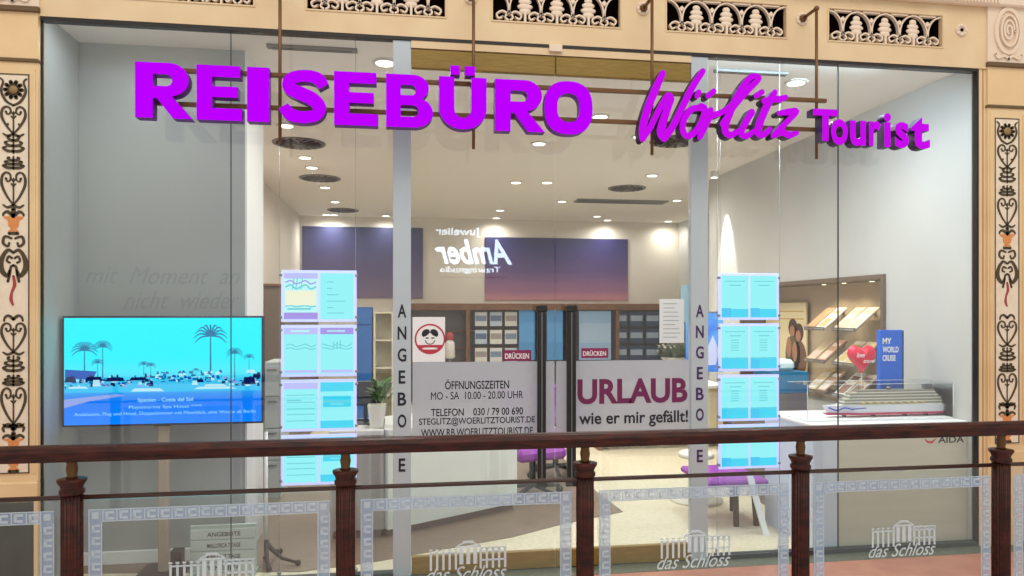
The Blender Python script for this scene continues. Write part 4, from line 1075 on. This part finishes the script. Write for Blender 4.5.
# blue stand-up box
by = .52; x0, x1 = WX(880.5, by), WX(902.5, by); zt = WZ(890, 330, by)
t = thing('blue_carton', ((x0 + x1) / 2, by, zpl), 'tall bright blue carton with white lettering standing behind the model ship', 'carton')
m = MB(); m.box(x0, x1, by, by + .045, zpl, zt, .003); m.build('carton_body', mat('carton_blue', (28, 108, 226), .45, noise=(22, 98, 214), scale=3), t)
m = MB(); m.box(x1 + .0005, x1 + .012, by + .002, by + .043, zpl + .0, zt - .004); m.build('carton_edge', mat('carton_navy', (16, 48, 110), .5), t)
for s, a in (('MY', 338), ('WORLD', 346.5), ('CRUISE', 355)):
    xw = {'MY': 9, 'WORLD': 16, 'CRUISE': 13}[s]
    text('lettering', s, (WX(882.5, by), WX(882.5 + xw, by), WZ(890, a + 6, by), WZ(890, a, by)), by - .001, M_paper, t, .001, offset=.03)
# heart balloon
hy = .47;  hx, hz = W(861.5, 357, hy); s = .116
t = thing('heart_balloon', (hx, hy, zpl), 'red heart shaped foil balloon with white writing beside the blue carton', 'balloon')
m = MB(); N = 36; ringn = 7; vs = []; fs = []
def hp(a): return (16 * math.sin(a) ** 3 / 16, (13 * math.cos(a) - 5 * math.cos(2 * a) - 2 * math.cos(3 * a) - math.cos(4 * a)) / 16)
for side in (-1, 1):
    o = len(vs)
    for k in range(ringn):
        r = 1 - k / ringn; d = math.sqrt(1 - r * r) * .05
        for i in range(N):
            px_, pz_ = hp(2 * PI * i / N); vs.append((hx + s * px_ * r, hy + side * d, hz + s * (pz_ * r + .0)))
    vs.append((hx, hy + side * .05, hz)); tip = len(vs) - 1
    for k in range(ringn - 1):
        for i in range(N):
            a, b2 = o + k * N + i, o + k * N + (i + 1) % N; fs.append((a, b2, b2 + N, a + N))
    for i in range(N): fs.append((o + (ringn - 1) * N + i, o + (ringn - 1) * N + (i + 1) % N, tip))
m.add(vs, fs, True); m.build('foil', mat('foil_red', (214, 24, 60), .25, noise=(232, 50, 84), scale=14), t)
text('writing', 'love', (hx - .075, hx - .01, hz + .0, hz + .035), hy - .054, M_paper, t, .002, shear=.4); text('writing', 'travel', (hx - .02, hx + .075, hz - .04, hz - .012), hy - .054, M_paper, t, .002, shear=.4)
m = MB(); m.tube([(hx, hy, hz - s * 1.0), (hx + .005, hy, zpl + .01)], .003, 6); m.lathe(hx + .005, hy, [(.03, zpl), (.03, zpl + .012)], 16); m.build('stick', M_white, t)

# niche lamps and brochure trays
for k, (px, py) in enumerate(((820, 285), (840, 283), (868, 282))):
    x = XRW + .12; y = XW(px + 4, x)
    y = min(max(y, ny0 + .12), ny1 - .12)
    t = thing('shelf_spot', (x, y, nz1 - .035), 'tiny warm spot under the top of the brochure niche, %s' % ['farthest of the three', 'middle one of three', 'nearest the window'][k], 'ceiling light', 'warm spots in the brochure niche')
    m = MB(); m.lathe(x, y, [(.028, nz1 - .036), (.026, nz1 - .044)], 14); m.build('ring', M_steel, t)
    m = MB(); m.lathe(x, y, [(.02, nz1 - .0445), (.018, nz1 - .048)], 14); m.build('lens', glow('warm_lens', (255, 236, 190), 4), t)
    light('shelf_spot_lamp', 'SPOT', (x, y, nz1 - .06), 7, (1, .82, .55), (0, 0, 0), .015, spot=2.3, blend=.8)
cols = [(232, 222, 206), (216, 196, 176), (236, 236, 232), (190, 150, 120), (226, 206, 160), (238, 228, 214)]
def tray(ymid, ztop, lab, ci, accent):
    w = .17; xt = XRW + .26; xbm = XRW + .02; zb_ = ztop - .20
    t = thing('brochure_tray', ((xt + xbm) / 2, ymid, zb_), lab, 'brochure tray', 'slanted brochure trays in the niche')
    def slab(y0, y1, o0, o1):
        n = Vector((-(ztop - zb_), 0, (xt - xbm))).normalized() * 1.0
        a0, a1 = Vector((xbm, 0, zb_)) + n * o0, Vector((xt, 0, ztop)) + n * o0
        c0, c1 = Vector((xbm, 0, zb_)) + n * o1, Vector((xt, 0, ztop)) + n * o1
        return [(a0.x, y0, a0.z), (a1.x, y0, a1.z), (a1.x, y1, a1.z), (a0.x, y1, a0.z)], [(c0.x, y0, c0.z), (c1.x, y0, c1.z), (c1.x, y1, c1.z), (c0.x, y1, c0.z)]
    m = MB(); m.hexa(*slab(ymid - w, ymid + w, 0, .006)); m.box(xbm - .008, xbm - .002, ymid - w, ymid + w, zb_ - .005, zb_ + .03); m.build('tray_plate', M_steel, t)
    m = MB(); m.box(xt, XRW + nd - .012, ymid - .02, ymid + .02, ztop - .06, ztop - .03); m.build('bracket', M_steel, t)
    for q in range(2):
        y0 = ymid - w + .01 + q * w; y1 = y0 + w - .02
        bo = MB(); bo.hexa(*slab(y0, y1, .0065, .016)); bo.cur = 1
        aa, bb = slab(y0 + .02, y1 - .02, .0162, .0175)
        def shrink(P, u0, u1):
            lo, hi = Vector(P[0]), Vector(P[1]); lo2, hi2 = Vector(P[3]), Vector(P[2])
            return [tuple(lo.lerp(hi, u0)), tuple(lo.lerp(hi, u1)), tuple(lo2.lerp(hi2, u1)), tuple(lo2.lerp(hi2, u0))]
        bo.hexa(shrink(aa, .12, .5), shrink(bb, .12, .5)); bo.hexa(shrink(aa, .7, .85), shrink(bb, .7, .85))
        c1_, c2_ = cols[(ci + q) % 6], accent
        o = bo.build('brochure', [mat('brochure_%d' % ((ci + q) % 6), c1_, .4), mat('brochure_acc_%d_%d_%d' % accent, accent, .5)])
        tag(o, 'open faced travel brochure on the %s, %s one' % (lab.split(' of the niche')[0].replace('slanted tray of brochures, ', 'tray '), ['window side', 'inner']
            [q]), 'brochure', 'brochures in the niche trays')
ya_, yb3 = XW(856, XRW + .14), XW(826, XRW + .14)
tray(ya_, 1.63, 'slanted tray of brochures, top right of the niche', 0, (190, 170, 150)); tray(yb3, 1.63, 'slanted tray of brochures, top left of the niche', 2, (200, 160, 120))
tray(ya_, 1.32, 'slanted tray of brochures, middle right behind the balloon of the niche', 4, (200, 180, 120)); tray(yb3, 1.32, 'slanted tray of brochures, middle left of the niche', 3, (236, 206, 190))
tray(ya_, 1.03, 'slanted tray of brochures, lower right of the niche', 1, (150, 110, 90)); tray(yb3, 1.03, 'slanted tray of brochures, lower left of the niche', 3, (240, 230, 220))
# picture of a couple standing in the niche, cream board behind
yq0, yq1 = XW(800, XRW + .2), ny1 - .05
t = thing('couple_poster', (XRW + .25, (yq0 + yq1) / 2, nz0 + .03), 'cream board in the niche with a photo of two dark haired people', 'poster')
m = MB(); m.box(XRW + .27, XRW + .285, yq0, yq1, nz0 + .03, 1.70); m.build('board', mat('cream_board', (238, 222, 178), .5), t)
m = MB(); xf = XRW + .27
def disc(yc, zc, ry, rz, ci, n=16, th=.002):
    m.cur = ci; pts = [(yc + ry * math.cos(2 * PI * i / n), zc + rz * math.sin(2 * PI * i / n)) for i in range(n)]
    vs = [(xf - th, a, c) for a, c in pts] + [(xf, a, c) for a, c in pts]
    m.add(vs, [tuple(range(n)), tuple(reversed(range(n, 2 * n)))] + [(i, (i + 1) % n, n + (i + 1) % n, n + i) for i in range(n)])
w_ = yq1 - yq0; y_a = yq0 + .10; y_b = yq0 + .30
for (yc, zc, cl) in ((y_b - .04, 1.42, 2), (y_a + .04, 1.37, 3)):
    disc(yc, zc - .27, .15, .20, cl, th=.002); disc(yc, zc + .01, .088, .10, 0, th=.003); disc(yc + .01, zc - .025, .052, .06, 1, th=.004); disc(yc + .08, zc - .20, .05, .11, 1, th=.0035)
m.build('couple_photo', [mat('hair_brown', (70, 44, 32), .6), mat('skin_tan', (176, 120, 88), .6), mat('olive_cloth', (96, 92, 56), .7), mat('brown_cloth', (112, 74, 54), .7)], t)
m = MB()
for z in (1.52, 1.60): m.box(xf - .002, xf, yq0 + .05, yq1 - .05, z, z + .012)
m.build('printed_lines', mat('ochre_print', (206, 170, 90), .5), t)
# teal desk block and mint box at the far end
x0, x1 = WX(775, 1.0), WX(808, 1.0)
t = thing('teal_drawer_unit', ((x0 + x1) / 2, 1.15, 0), 'grey floor cabinet with a teal top band left of the ship case', 'cabinet')
m = MB(); m.box(x0, x1, 1.0, 1.35, 0.0, WZ(790, 393, 1.0), .004); m.build('cabinet_body', mat('cabinet_grey', (118, 112, 108), .5), t)
m = MB(); m.box(x0 - .005, x1 + .005, .995, 1.355, WZ(790, 393, 1.0), WZ(790, 372, 1.0), .004); m.build('teal_band', mat('teal_band', (20, 112, 150), .4), t)
m = MB(); q = WZ(790, 372, 1.0); m.box(x0 + .03, x1 - .08, 1.04, 1.28, q, WZ(790, 360, 1.0), .03)
tag(m.build('mint_cushion', mat('mint_cloth', (206, 226, 220), .8)), 'folded pale mint cloth lying on the teal topped cabinet', 'cloth')

# ================================================================== SHOP INTERIOR
# counter
A = F(388, 538.5); B = F(517, 510); v = Vector((B[0] - A[0], B[1] - A[1]));  nrm = Vector((-v.y, v.x)).normalized()
t = thing('reception_counter', (A[0], A[1], 0), 'white reception counter set at an angle behind the left door', 'counter')
def quad(a, c, d0, d1, e0=0, e1=0):
    u = v.normalized(); P = Vector(A) + u * a; Q = Vector(A) + u * c
    return [tuple(P + nrm * d0), tuple(Q + nrm * d0), tuple(Q + nrm * d1), tuple(P + nrm * d1)]
Lc = v.length
m = MB(); m.prism(quad(0, Lc, 0, .60), .06, .73); m.build('counter_body', M_counter, t)
m = MB(); m.prism(quad(.02, Lc - .02, .03, .62), 0.0, .06); m.build('toe_kick', mat('toe_grey', (120, 112, 104), .5), t)
m = MB(); m.prism(quad(-.005, Lc + .02, -.02, .62), .73, .765); m.build('worktop', mat('worktop_white', (214, 216, 214), .3), t)
m = MB(); m.prism(quad(.095, .10, -.0015, -.0005), .06, .73); m.build('panel_joint', mat('joint_grey', (150, 152, 150), .5), t)
# grey return of the counter towards the poster column
xg0 = WX(330, A[1]); yg = A[1] + .02
m = MB(); m.box(xg0, A[0] - .03, yg, yg + .55, .06, .73); m.build('grey_return', mat('desk_grey', (168, 164, 156), .5), t)
m = MB(); m.box(xg0 + .02, A[0] - .05, yg + .02, yg + .5, 0.0, .06); m.build('return_toe_kick', mat('toe_grey', (120, 112, 104), .5), t)
m = MB(); m.box(xg0 - .01, A[0] - .03, yg - .015, yg + .56, .73, .765, .003); m.build('return_top', mat('desktop_white', (220, 218, 210), .35), t)
# monitor
yq = yg + .30; x0, x1 = WX(350, yq), WX(381, yq)
t = thing('monitor', ((x0 + x1) / 2, yq, .765), 'small black computer monitor on the grey end of the counter seen from behind', 'monitor')
xc = (x0 + x1) / 2; zt_ = WZ(372, 381, yq); zb_ = WZ(372, 406, yq)
m = MB(); m.box(x0, x1, yq, yq + .025, zb_, zt_, .005); m.build('housing', M_black_pl, t)
m = MB(); m.box(xc - .015, xc + .015, yq + .002, yq + .02, .776, zb_ + .02); m.build('stand', M_black_pl, t)
m = MB(); m.box(xc - .07, xc + .07, yq - .05, yq + .07, .7655, .776, .003); m.build('foot', M_black_pl, t)
# plant in white pot
yc = yg + .12; xc = WX(377, yc)
t = thing('potted_plant', (xc, yc, .765), 'green leafy plant in a square white pot on the grey end of the counter', 'plant')
m = MB(); m.hexa([(xc - .045, yc - .045, .7655), (xc + .045, yc - .045, .7655), (xc + .045, yc + .045, .7655), (xc - .045, yc + .045, .7655)], [(xc - .065, yc - .065, .93), (xc + .065, yc - .065, .93), (xc + .065, yc + .065, .93), (xc - .065, yc + .065, .93)]); m.build('pot', mat('pot_white', (232, 228, 210), .5), t)
def leaves(m, c, n, r, h, rg, ln=.10):
    for k in range(n):
        a = rg.random() * 2 * PI; e = .3 + rg.random() * 1.0; L_ = ln * (.7 + .6 * rg.random())
        d = Vector((math.cos(a) * math.cos(e), math.sin(a) * math.cos(e), math.sin(e))); s_ = Vector((-math.sin(a), math.cos(a), 0)) * L_ * .22
        b0 = Vector(c) + Vector((math.cos(a) * r * rg.random(), math.sin(a) * r * rg.random(), h * rg.random()))
        mid_ = b0 + d * L_ * .5 + Vector((0, 0, .01)); tp = b0 + d * L_ + Vector((0, 0, -.02))
        m.add([b0, mid_ - s_, tp, mid_ + s_, mid_ + Vector((0, 0, -.004))], [(0, 1, 4), (1, 2, 4), (2, 3, 4), (3, 0, 4)])
rg = random.Random(5)
m = MB(); leaves(m, (xc + .03, yc, .93), 46, .04, .12, rg, .11); m.build('foliage', M_leaf, t)
m = MB(); m.prism([(xc - .06, yc - .06), (xc + .06, yc - .06), (xc + .06, yc + .06), (xc - .06, yc + .06)], .915, .925); m.build('soil', mat('soil', (60, 46, 36), .9), t)
# left wall brown cabinet, blue folder cabinet
y0, y1 = 2.2, 5.2
t = thing('wall_cupboard', (xlw + .2, 3.6, 0), 'tall taupe cupboard along the left wall behind the poster column', 'cupboard')
cz_ = WZ(283, 288, 3.2)
xcb = WX(283, 3.2)
m = MB(); m.box(xlw + .001, xcb, 3.2, 6.2, 0.0, 1.86, .006); m.build('carcass', M_taupew, t)
m = MB()
for k in range(4): m.box(xcb, xcb + .012, 3.22 + k * .745, 3.22 + k * .745 + .72, .08, 1.82, .003)
m.build('door_fronts', mat('taupe_door', (124, 106, 92), .5), t)
m = MB(); m.box(xlw + .001, xcb + .02, 3.18, 6.22, 1.861, 1.89, .003); m.build('top_board', M_wood, t)
x0, x1 = WX(264, 2.0), WX(281, 2.0)
t = thing('grey_filing_cabinet', ((x0 + x1) / 2, 2.2, 0), 'pale grey filing cabinet between the screen and the poster column', 'cabinet')
zz = WZ(272, 362, 2.0)
m = MB(); m.box(x0, x1, 2.0, 2.45, 0.0, zz, .006); m.build('cabinet_body', mat('filing_grey', (176, 184, 184), .45), t)
for k in range(4):
    z = .06 + k * (zz - .08) / 4
    m = MB(); m.box(x0 + .01, x1 - .01, 1.985, 2.0, z, z + (zz - .08) / 4 - .012, .003); dr = m.build('drawer', mat('filing_drawer', (184, 192, 192), .45), t)
    m = MB(); m.box((x0 + x1) / 2 - .04, (x0 + x1) / 2 + .04, 1.972, 1.985, z + .22 * 1, z + .235, .002); m.build('drawer_handle', M_steel, dr)
yq = 5.6; x0, x1 = WX(357, yq), WX(372, yq)
t = thing('blue_locker', ((x0 + x1) / 2, yq, 0), 'tall blue locker with pale shelves beside it between poster column and left post', 'locker')
m = MB(); m.box(x0, x1, yq, yq + .4, 0.0, WZ(365, 307, yq), .006); m.build('locker_body', mat('locker_blue', (36, 92, 160), .45), t)
m = MB(); zq = WZ(365, 325, yq); m.box(x0 + .005, x1 - .005, yq - .012, yq, zq + .01, WZ(365, 308, yq) - .01, .002); m.box(x0 + .005, x1 - .005, yq - .012, yq, .1, zq - .01, .002); m.build('locker_doors', mat('locker_blue2', (46, 108, 182), .4), t)
x0, x1 = WX(374, yq), WX(393, yq)
t = thing('open_bookshelf', ((x0 + x1) / 2, yq, 0), 'pale open bookshelf between the blue locker and the left post', 'bookshelf')
zt_ = WZ(383, 312, yq); m = MB(); m.box(x0, x0 + .02, yq, yq + .3, 0, zt_); m.box(x1 - .02, x1, yq, yq + .3, 0, zt_); m.box(x0 + .02, x1 - .02, yq + .28, yq + .3, 0, zt_)
m.build('sides', mat('shelf_cream', (214, 208, 188), .5), t)
for k in range(5):
    z = .06 + k * (zt_ - .08) / 4; m = MB(); m.box(x0 + .02, x1 - .02, yq + .002, yq + .28, z, z + .02); m.build('shelf', mat('shelf_cream', (214, 208, 188), .5), t)

# back wall: pictures
def picture(px0, px1, pt, pb, lab, ramp):
    y = YB - .03; x0, x1 = WX(px0, y), WX(px1, y); zt, zb = WZ(px0, pt, y), WZ(px0, pb, y)
    t = thing('wall_picture', ((x0 + x1) / 2, y, zb), lab, 'picture', 'evening pictures on the back wall')
    mm = bpy.data.materials.new('picture_print'); mm.use_nodes = True; nt = mm.node_tree; bs = nt.nodes['Principled BSDF']; bs.inputs['Roughness'].default_value = .5
    tc = nt.nodes.new('ShaderNodeTexCoord'); se = nt.nodes.new('ShaderNodeSeparateXYZ'); rr = nt.nodes.new('ShaderNodeValToRGB'); nz = nt.nodes.new('ShaderNodeTexNoise'); mx = nt.nodes.new('ShaderNodeMath'); mu = nt.nodes.new('ShaderNodeMath')
    mp = nt.nodes.new('ShaderNodeMapping'); mp.inputs['Scale'].default_value = (1.5, 1, 9); nz.inputs['Scale'].default_value = 2
    nt.links.new(tc.outputs['Generated'], se.inputs[0]); nt.links.new(tc.outputs['Generated'], mp.inputs[0]); nt.links.new(mp.outputs[0], nz.inputs['Vector'])
    mu.operation = 'MULTIPLY_ADD'; mu.inputs[1].default_value = .16; mu.inputs[2].default_value = -.08
    nt.links.new(nz.outputs[0], mu.inputs[0]); nt.links.new(se.outputs[2], mx.inputs[0]); nt.links.new(mu.outputs[0], mx.inputs[1]); nt.links.new(mx.outputs[0], rr.inputs[0]); nt.links.new(rr.outputs[0], bs.inputs['Base Color'])
    cr = rr.color_ramp; cr.elements[0].position = ramp[0][0]; cr.elements[0].color = (*srgb(ramp[0][1]), 1); cr.elements[1].position = ramp[-1][0]; cr.elements[1].color = (*srgb(ramp[-1][1]), 1)
    for p, c in ramp[1:-1]: e = cr.elements.new(p); e.color = (*srgb(c), 1)
    m = MB(); m.box(x0, x1, y, YB - .001, zb, zt, .004); m.build('canvas', mm, t)
    return t
picture(302, 423, 226, 298, 'wide dusk blue and violet picture on the back wall, left of two', [(0, (118, 98, 128)), (.35, (84, 74, 116)), (.7, (58, 58, 104)), (1, (44, 50, 92))])
picture(485, 628, 237, 300, 'wide sunset picture, navy fading to pink, right of two on the back wall', [(0, (196, 132, 140)), (.15, (150, 100, 136)), (.45, (88, 66, 124)), (.8, (50, 46, 110)), (1, (40, 40, 98))])
# wood fascia over brochure racks along the back wall
yk = YB - .45
x0, x1 = WX(400, yk), WX(668, yk); zf1, zf0 = WZ(500, 303.5, yk), WZ(500, 310, yk)
t = thing('brochure_wall', ((x0 + x1) / 2, yk + .2, 0), 'long brown wooden brochure wall unit below the pictures', 'shelving')
m = MB(); m.box(x0, x1, yk, YB - .001, zf0, zf1, .004); m.build('top_beam', M_wood, t)
m = MB(); m.box(x0, x1, YB - .05, YB - .001, 0.0, zf0); m.build('back_panel', mat('rack_back', (112, 106, 108), .6), t)
for px in (402, 468, 472, 574, 618, 666):
    if px == 472: continue
    x = WX(px, yk); m = MB(); m.box(x - .03, x + .03, yk + .01, YB - .051, 0.0, zf0); m.build('upright', M_wood, t)
m = MB()
for z in (1.25, .95, .65): m.box(x0 + .05, x1 - .05, yk + .16, YB - .051, z, z + .015)
m.build('shelf', M_wood, t)
# brochures standing on shelf rows
def face(pxa, pxb, pya, pyb, c1, c2, lab, yo=.12, grp='brochures on the back wall'):
    y = yk + yo; x0, x1 = WX(pxa, y), WX(pxb, y); z1, z0 = WZ(pxa, pya, y), WZ(pxa, pyb, y)
    m = MB(); m.box(x0, x1, y, y + .015, z0, z1); m.cur = 1; m.box(x0 + .01, x1 - .01, y - .002, y, z0 + (z1 - z0) * .35, z1 - (z1 - z0) * .25)
    tag(m.build('brochure', [mat('bc_%d_%d_%d' % c1, c1, .5), mat('bc_%d_%d_%d' % c2, c2, .5)]), lab, 'brochure', grp)
rws = ['top row', 'middle row', 'lowest row']; cls = ['left column', 'centre column', 'right column']
cc = [((216, 218, 222), (120, 140, 170)), ((190, 204, 222), (90, 110, 150)), ((222, 220, 214), (160, 150, 150))]
for r in range(3):
    for c in range(3):
        a = 475 + c * 15; p = 312 + r * 18
        k = cc[(r + c) % 3]; face(a, a + 12, p, p + 14, *k, 'small pale brochure left of the door handles, %s, %s' % (rws[r], cls[c]), grp='pale brochures left of the handles')
for r in range(3):
    for c in range(3):
        a = 614 + c * 16; p = 312 + r * 17
        face(a, a + 13, p, p + 14, (38, 62, 104), (168, 184, 204), 'navy brochure right of the door handles, %s, %s' % (rws[r], cls[c]), grp='navy brochures right of the handles')
for a, c, lab in ((519, 535, 'plain sky blue poster left of the left door handle'), (547, 563, 'plain blue poster between the two door handles')):
    face(a, c, 310, 360, (70, 146, 212), (84, 158, 222), lab, .06, 'blue posters')
face(579, 611, 311, 360, (150, 186, 226), (170, 200, 232), 'large pale blue poster right of the right door handle', .06, 'blue posters')
# red and white figure display between notice and rack
y = yk - .16; xc, zc = W(450, 340, y)
t = thing('red_white_mascot_stand', (xc, y, 0), 'small red and white standing display figure behind the mask notice', 'display figure')
m = MB(); m.lathe(xc, y, [(.05, zc - .32), (.09, zc - .3), (.08, zc - .05), (.04, zc)], 14); m.build('body', mat('fig_white', (226, 222, 220), .5), t)
m = MB(); m.ball((xc, y, zc + .06), (.07, .06, .075)); m.build('head', mat('fig_red', (176, 60, 66), .5), t)
m = MB(); m.lathe(xc, y, [(.12, 0.0), (.10, .02), (.03, .04), (.03, zc - .32)], 14); m.build('pedestal', M_steel, t)

# white notice sheet hung at the right and its blue sheet
def sheet(px0, px1, pt, pb, y, c, lab, lines):
    x0, x1 = WX(px0, y), WX(px1, y); zt, zb = WZ(px0, pt, y), WZ(px0, pb, y)
    t = thing('notice_sheet', ((x0 + x1) / 2, y, zb), lab, 'notice', 'sheets stuck inside the glass')
    m = MB(); m.box(x0, x1, y, y + .0015, zb, zt); m.build('paper', c, t)
    if lines:
        m = MB()
        for k in range(lines):
            z = zt - (zt - zb) * (k + 1.2) / (lines + 1.5); m.box(x0 + (x1 - x0) * .15, x1 - (x1 - x0) * (.15 + .25 * rnd.random()), y - .001, y, z, z + .004)
        m.build('printed_lines', mat('print_grey', (150, 156, 170), .6), t)
sheet(659.5, 684, 299, 343, .012, M_paper, 'white printed sheet on the right door left of the lettered post', 9)
sheet(681, 688.5, 285, 322, .016, mat('pale_blue_paper', (172, 214, 234), .6), 'narrow pale blue strip sheet behind the white printed sheet', 0)
# plant behind the right door near the post
yq = YB - .85; xc = WX(674, yq); zc = WZ(676, 357, yq)
t = thing('low_sideboard', (xc, yq, 0), 'low pale sideboard under the plants beside the navy brochures', 'sideboard')
m = MB(); m.box(xc - .55, xc + .28, yq - .2, yq + .2, .05, zc - .12, .005); m.cur = 1; m.box(xc - .5, xc + .25, yq - .17, yq + .17, 0, .05); m.build('body', [mat('desktop_white', (220, 218, 210), .35), M_taupew], t)
t = thing('flower_bowl', (xc, yq, zc - .12), 'wide pale bowl of grey green plants with white blossoms left of the right post', 'plant')
m = MB(); m.lathe(xc, yq, [(.12, zc - .1195), (.20, zc - .06), (.24, zc), (.22, zc), (.18, zc - .04)], 20); m.build('bowl', mat('bowl_white', (226, 226, 220), .4), t)
m = MB(); leaves(m, (xc, yq, zc - .03), 150, .2, .10, rg, .22); m.build('foliage', mat('sage_leaf', (120, 140, 116), .6), t)
m = MB()
for k in range(22): m.ball((xc + .5 * (rg.random() - .5), yq + .3 * (rg.random() - .5), zc + .03 + .2 * rg.random()), .03, 6, 4)
m.build('blossoms', mat('blossom', (236, 232, 226), .6), t)
# blue rollup between right post and panels
yq = .45; x0, x1 = WX(686, yq), WX(723, yq); zt_, zb_ = WZ(700, 313, yq), WZ(700, 372, yq)
t = thing('blue_hanging_banner', ((x0 + x1) / 2, yq, zb_), 'bright blue and white beach banner hanging behind the right lettered post', 'banner')
m = MB(); m.box(x0, x1, yq, yq + .006, zb_, zt_); m.build('cloth', mat('banner_blue', (20, 120, 232), .5, noise=(120, 214, 246), scale=5), t)
m = MB(); m.plate([(x0 + (x1 - x0) * u, zb_ + (zt_ - zb_) * w) for u, w in ((.1, .1), (.35, .55), (.5, .3), (.72, .62), (.9, .35), (.8, .12))], yq - .002, yq); m.build('printed_sail', M_paper, t)
m = MB(); m.tube([(x0 - .01, yq + .003, zt_ + .005), (x1 + .01, yq + .003, zt_ + .005)], .006, 8); m.build('top_bar', M_steel, t)
m = MB()
for x in (x0 + .02, x1 - .02): m.tube([(x, yq + .003, zt_), (x, yq + .003, CEIL)], .001, 6)
m.build('hanging_cord', M_steel, t)

# low purple table in front of right bay
xc, yc = F(742, 508, .12); yc = .85; xc = WX(727, yc)
t = thing('low_purple_table', (xc, yc, 0), 'low table with violet top and dark legs behind the third railing panel', 'table')
zt_ = .36
m = MB(); m.box(xc - .27, xc + .20, yc - .28, yc + .28, zt_ - .05, zt_, .015); m.build('tabletop', M_seat, t)
for dx, dy in ((-.02, -.2), (.14, -.2), (-.16, .2), (.14, .2)):
    m = MB(); m.tube([(xc + dx, yc + dy, 0.0), (xc + dx * .9, yc + dy * .9, zt_ - .05)], .022, 10); m.build('leg', mat('table_leg_dark', (62, 56, 52), .4), t)
m = MB(); m.lathe(xc - .02, yc + .55, [(.22, .0), (.22, .02), (.03, .03), (.03, .35), (.15, .37), (.15, .40), (.14, .41)], 28)
tag(m.build('white_stool', mat('stool_white', (226, 222, 208), .4)), 'round white pedestal stool just behind the low violet table', 'stool')
xs_, ys_ = WX(768, .40), .40
m = MB(); m.hexa([(xs_ - .03, ys_, 0.0), (xs_ + .012, ys_, 0.0), (xs_ + .012, ys_ + .02, 0.0), (xs_ - .03, ys_ + .02, 0.0)], [(xs_ - .10, ys_ + .12, .42), (xs_ - .055, ys_ + .12, .42), (xs_ - .055, ys_ + .14, .42), (xs_ - .10, ys_ + .14, .42)])
tag(m.build('leaning_board', M_white), 'narrow white board leaning beside the violet table', 'board')
# tall taupe side panel behind post and right panels
x0, x1 = WX(764, 1.5), WX(800, 1.5)
m = MB(); m.box(x0, x1 + .03, 1.5, 2.1, 0.0, .74, .005); m.cur = 1; m.box(x0 + .02, x1, 1.49, 1.5, .06, .36, .003); m.box(x0 + .02, x1, 1.49, 1.5, .39, .70, .003)
tag(m.build('taupe_sideboard', [M_taupew, mat('taupe_door', (124, 106, 92), .5)]), 'dark taupe low sideboard behind the right poster column', 'sideboard')

# purple office chairs behind the counter
def chair(x, y, rz, lab):
    t = thing('office_chair', (0, 0, 0), lab, 'chair', 'purple office chairs')
    m = MB(); m.box(-.23, .23, -.22, .22, .34, .44, .03); m.build('seat', M_seat, t)
    m = MB(); m.box(-.21, .21, .20, .25, .52, .92, .02); m.build('backrest', M_seat, t)
    m = MB(); m.tube([(0, .15, .36), (0, .27, .46), (0, .27, .75)], .018); m.build('back_support', M_black_pl, t)
    m = MB(); m.tube([(0, 0, .08), (0, 0, .345)], .028, 12); m.build('gas_column', M_black_pl, t)
    for k in range(5):
        a = 2 * PI * k / 5; c, s_ = math.cos(a), math.sin(a)
        m = MB(); m.tube([(0, 0, .10), (.27 * c, .27 * s_, .065)], [.022, .015]); lg_ = m.build('leg', M_black_pl, t)
        m = MB(); m.tube([(.27 * c - .014 * s_, .27 * s_ + .014 * c, .03), (.27 * c + .014 * s_, .27 * s_ - .014 * c, .03)], .03, 12); m.build('castor', M_black_pl, lg_)
    t.location = (x, y, 0); t.rotation_euler = (0, 0, rz)
    return t
x, y = F(521, 500); chair(x + .12, y + .12, .3, 'purple swivel chair right behind the end of the white counter')
x, y = F(553, 490); chair(x + .14, y + .55, -2.9, 'purple swivel chair behind the right door handle, farther from the counter')
# white advisor desk far right of the doorway
xa1, ya1 = F(600, 470); 
xa1 = WX(598, 3.6); xb1 = WX(690, 3.6)
t = thing('advisor_desk', ((xa1 + xb1) / 2, 3.9, 0), 'long pale advisor desk across the shop beyond the right door', 'desk')
m = MB(); m.box(xa1, xb1 + .5, 3.6, 4.3, .70, .735, .004); m.build('desktop', mat('desktop_white', (220, 218, 210), .35), t)
m = MB(); m.box(xa1 + .05, xb1 + .45, 3.66, 3.69, .05, .70); m.build('modesty_panel', mat('panel_sand', (206, 192, 160), .6, noise=(196, 182, 150), scale=10), t)
for x in (xa1 + .02, xb1 + .44):
    m = MB(); m.box(x, x + .04, 3.64, 4.26, 0.0, .70); m.build('leg', M_wood, t)

# ================================================================== OPPOSITE SHOP SIGN (behind the viewer, seen as a reflection in the glass)
YO = -18.6
def virt(px, py): return W(px, py, -YO)      # mirror image of a point at depth YO seen in the glass
t = thing('jeweller_sign', (WX(470, -YO), YO, 3), 'luminous white jeweller lettering across the atrium, mirrored in the glass', 'sign')
def rt(s, pa, pb, qa, qb, **k):
    x0, z0 = virt(pa, qb); x1, z1 = virt(pb, qa)
    # reads properly from the shop side: x runs right to left
    mf = lambda p: Vector((x0 + x1 - p.x, p.y, p.z))
    text('sign_lettering', s, (x0, x1, z0, z1), YO, glow('opposite_sign', (215, 235, 255), 15), t, .05, mapf=mf, **k)
rt('Juwelier', 436, 480, 228, 237); rt('Amber', 435, 512, 240, 264, shear=.35, offset=.02); rt('Trauringstudio', 440, 500, 267, 274)
xa2, xb2 = virt(430, 0)[0], virt(516, 0)[0]; zz = virt(470, 276)[1]
m = MB(); m.box(xa2 + .3, xb2 - .3, YO - .1, YO - .03, zz - .06, zz - .02)
m.build('sign_frame', M_frame, t)
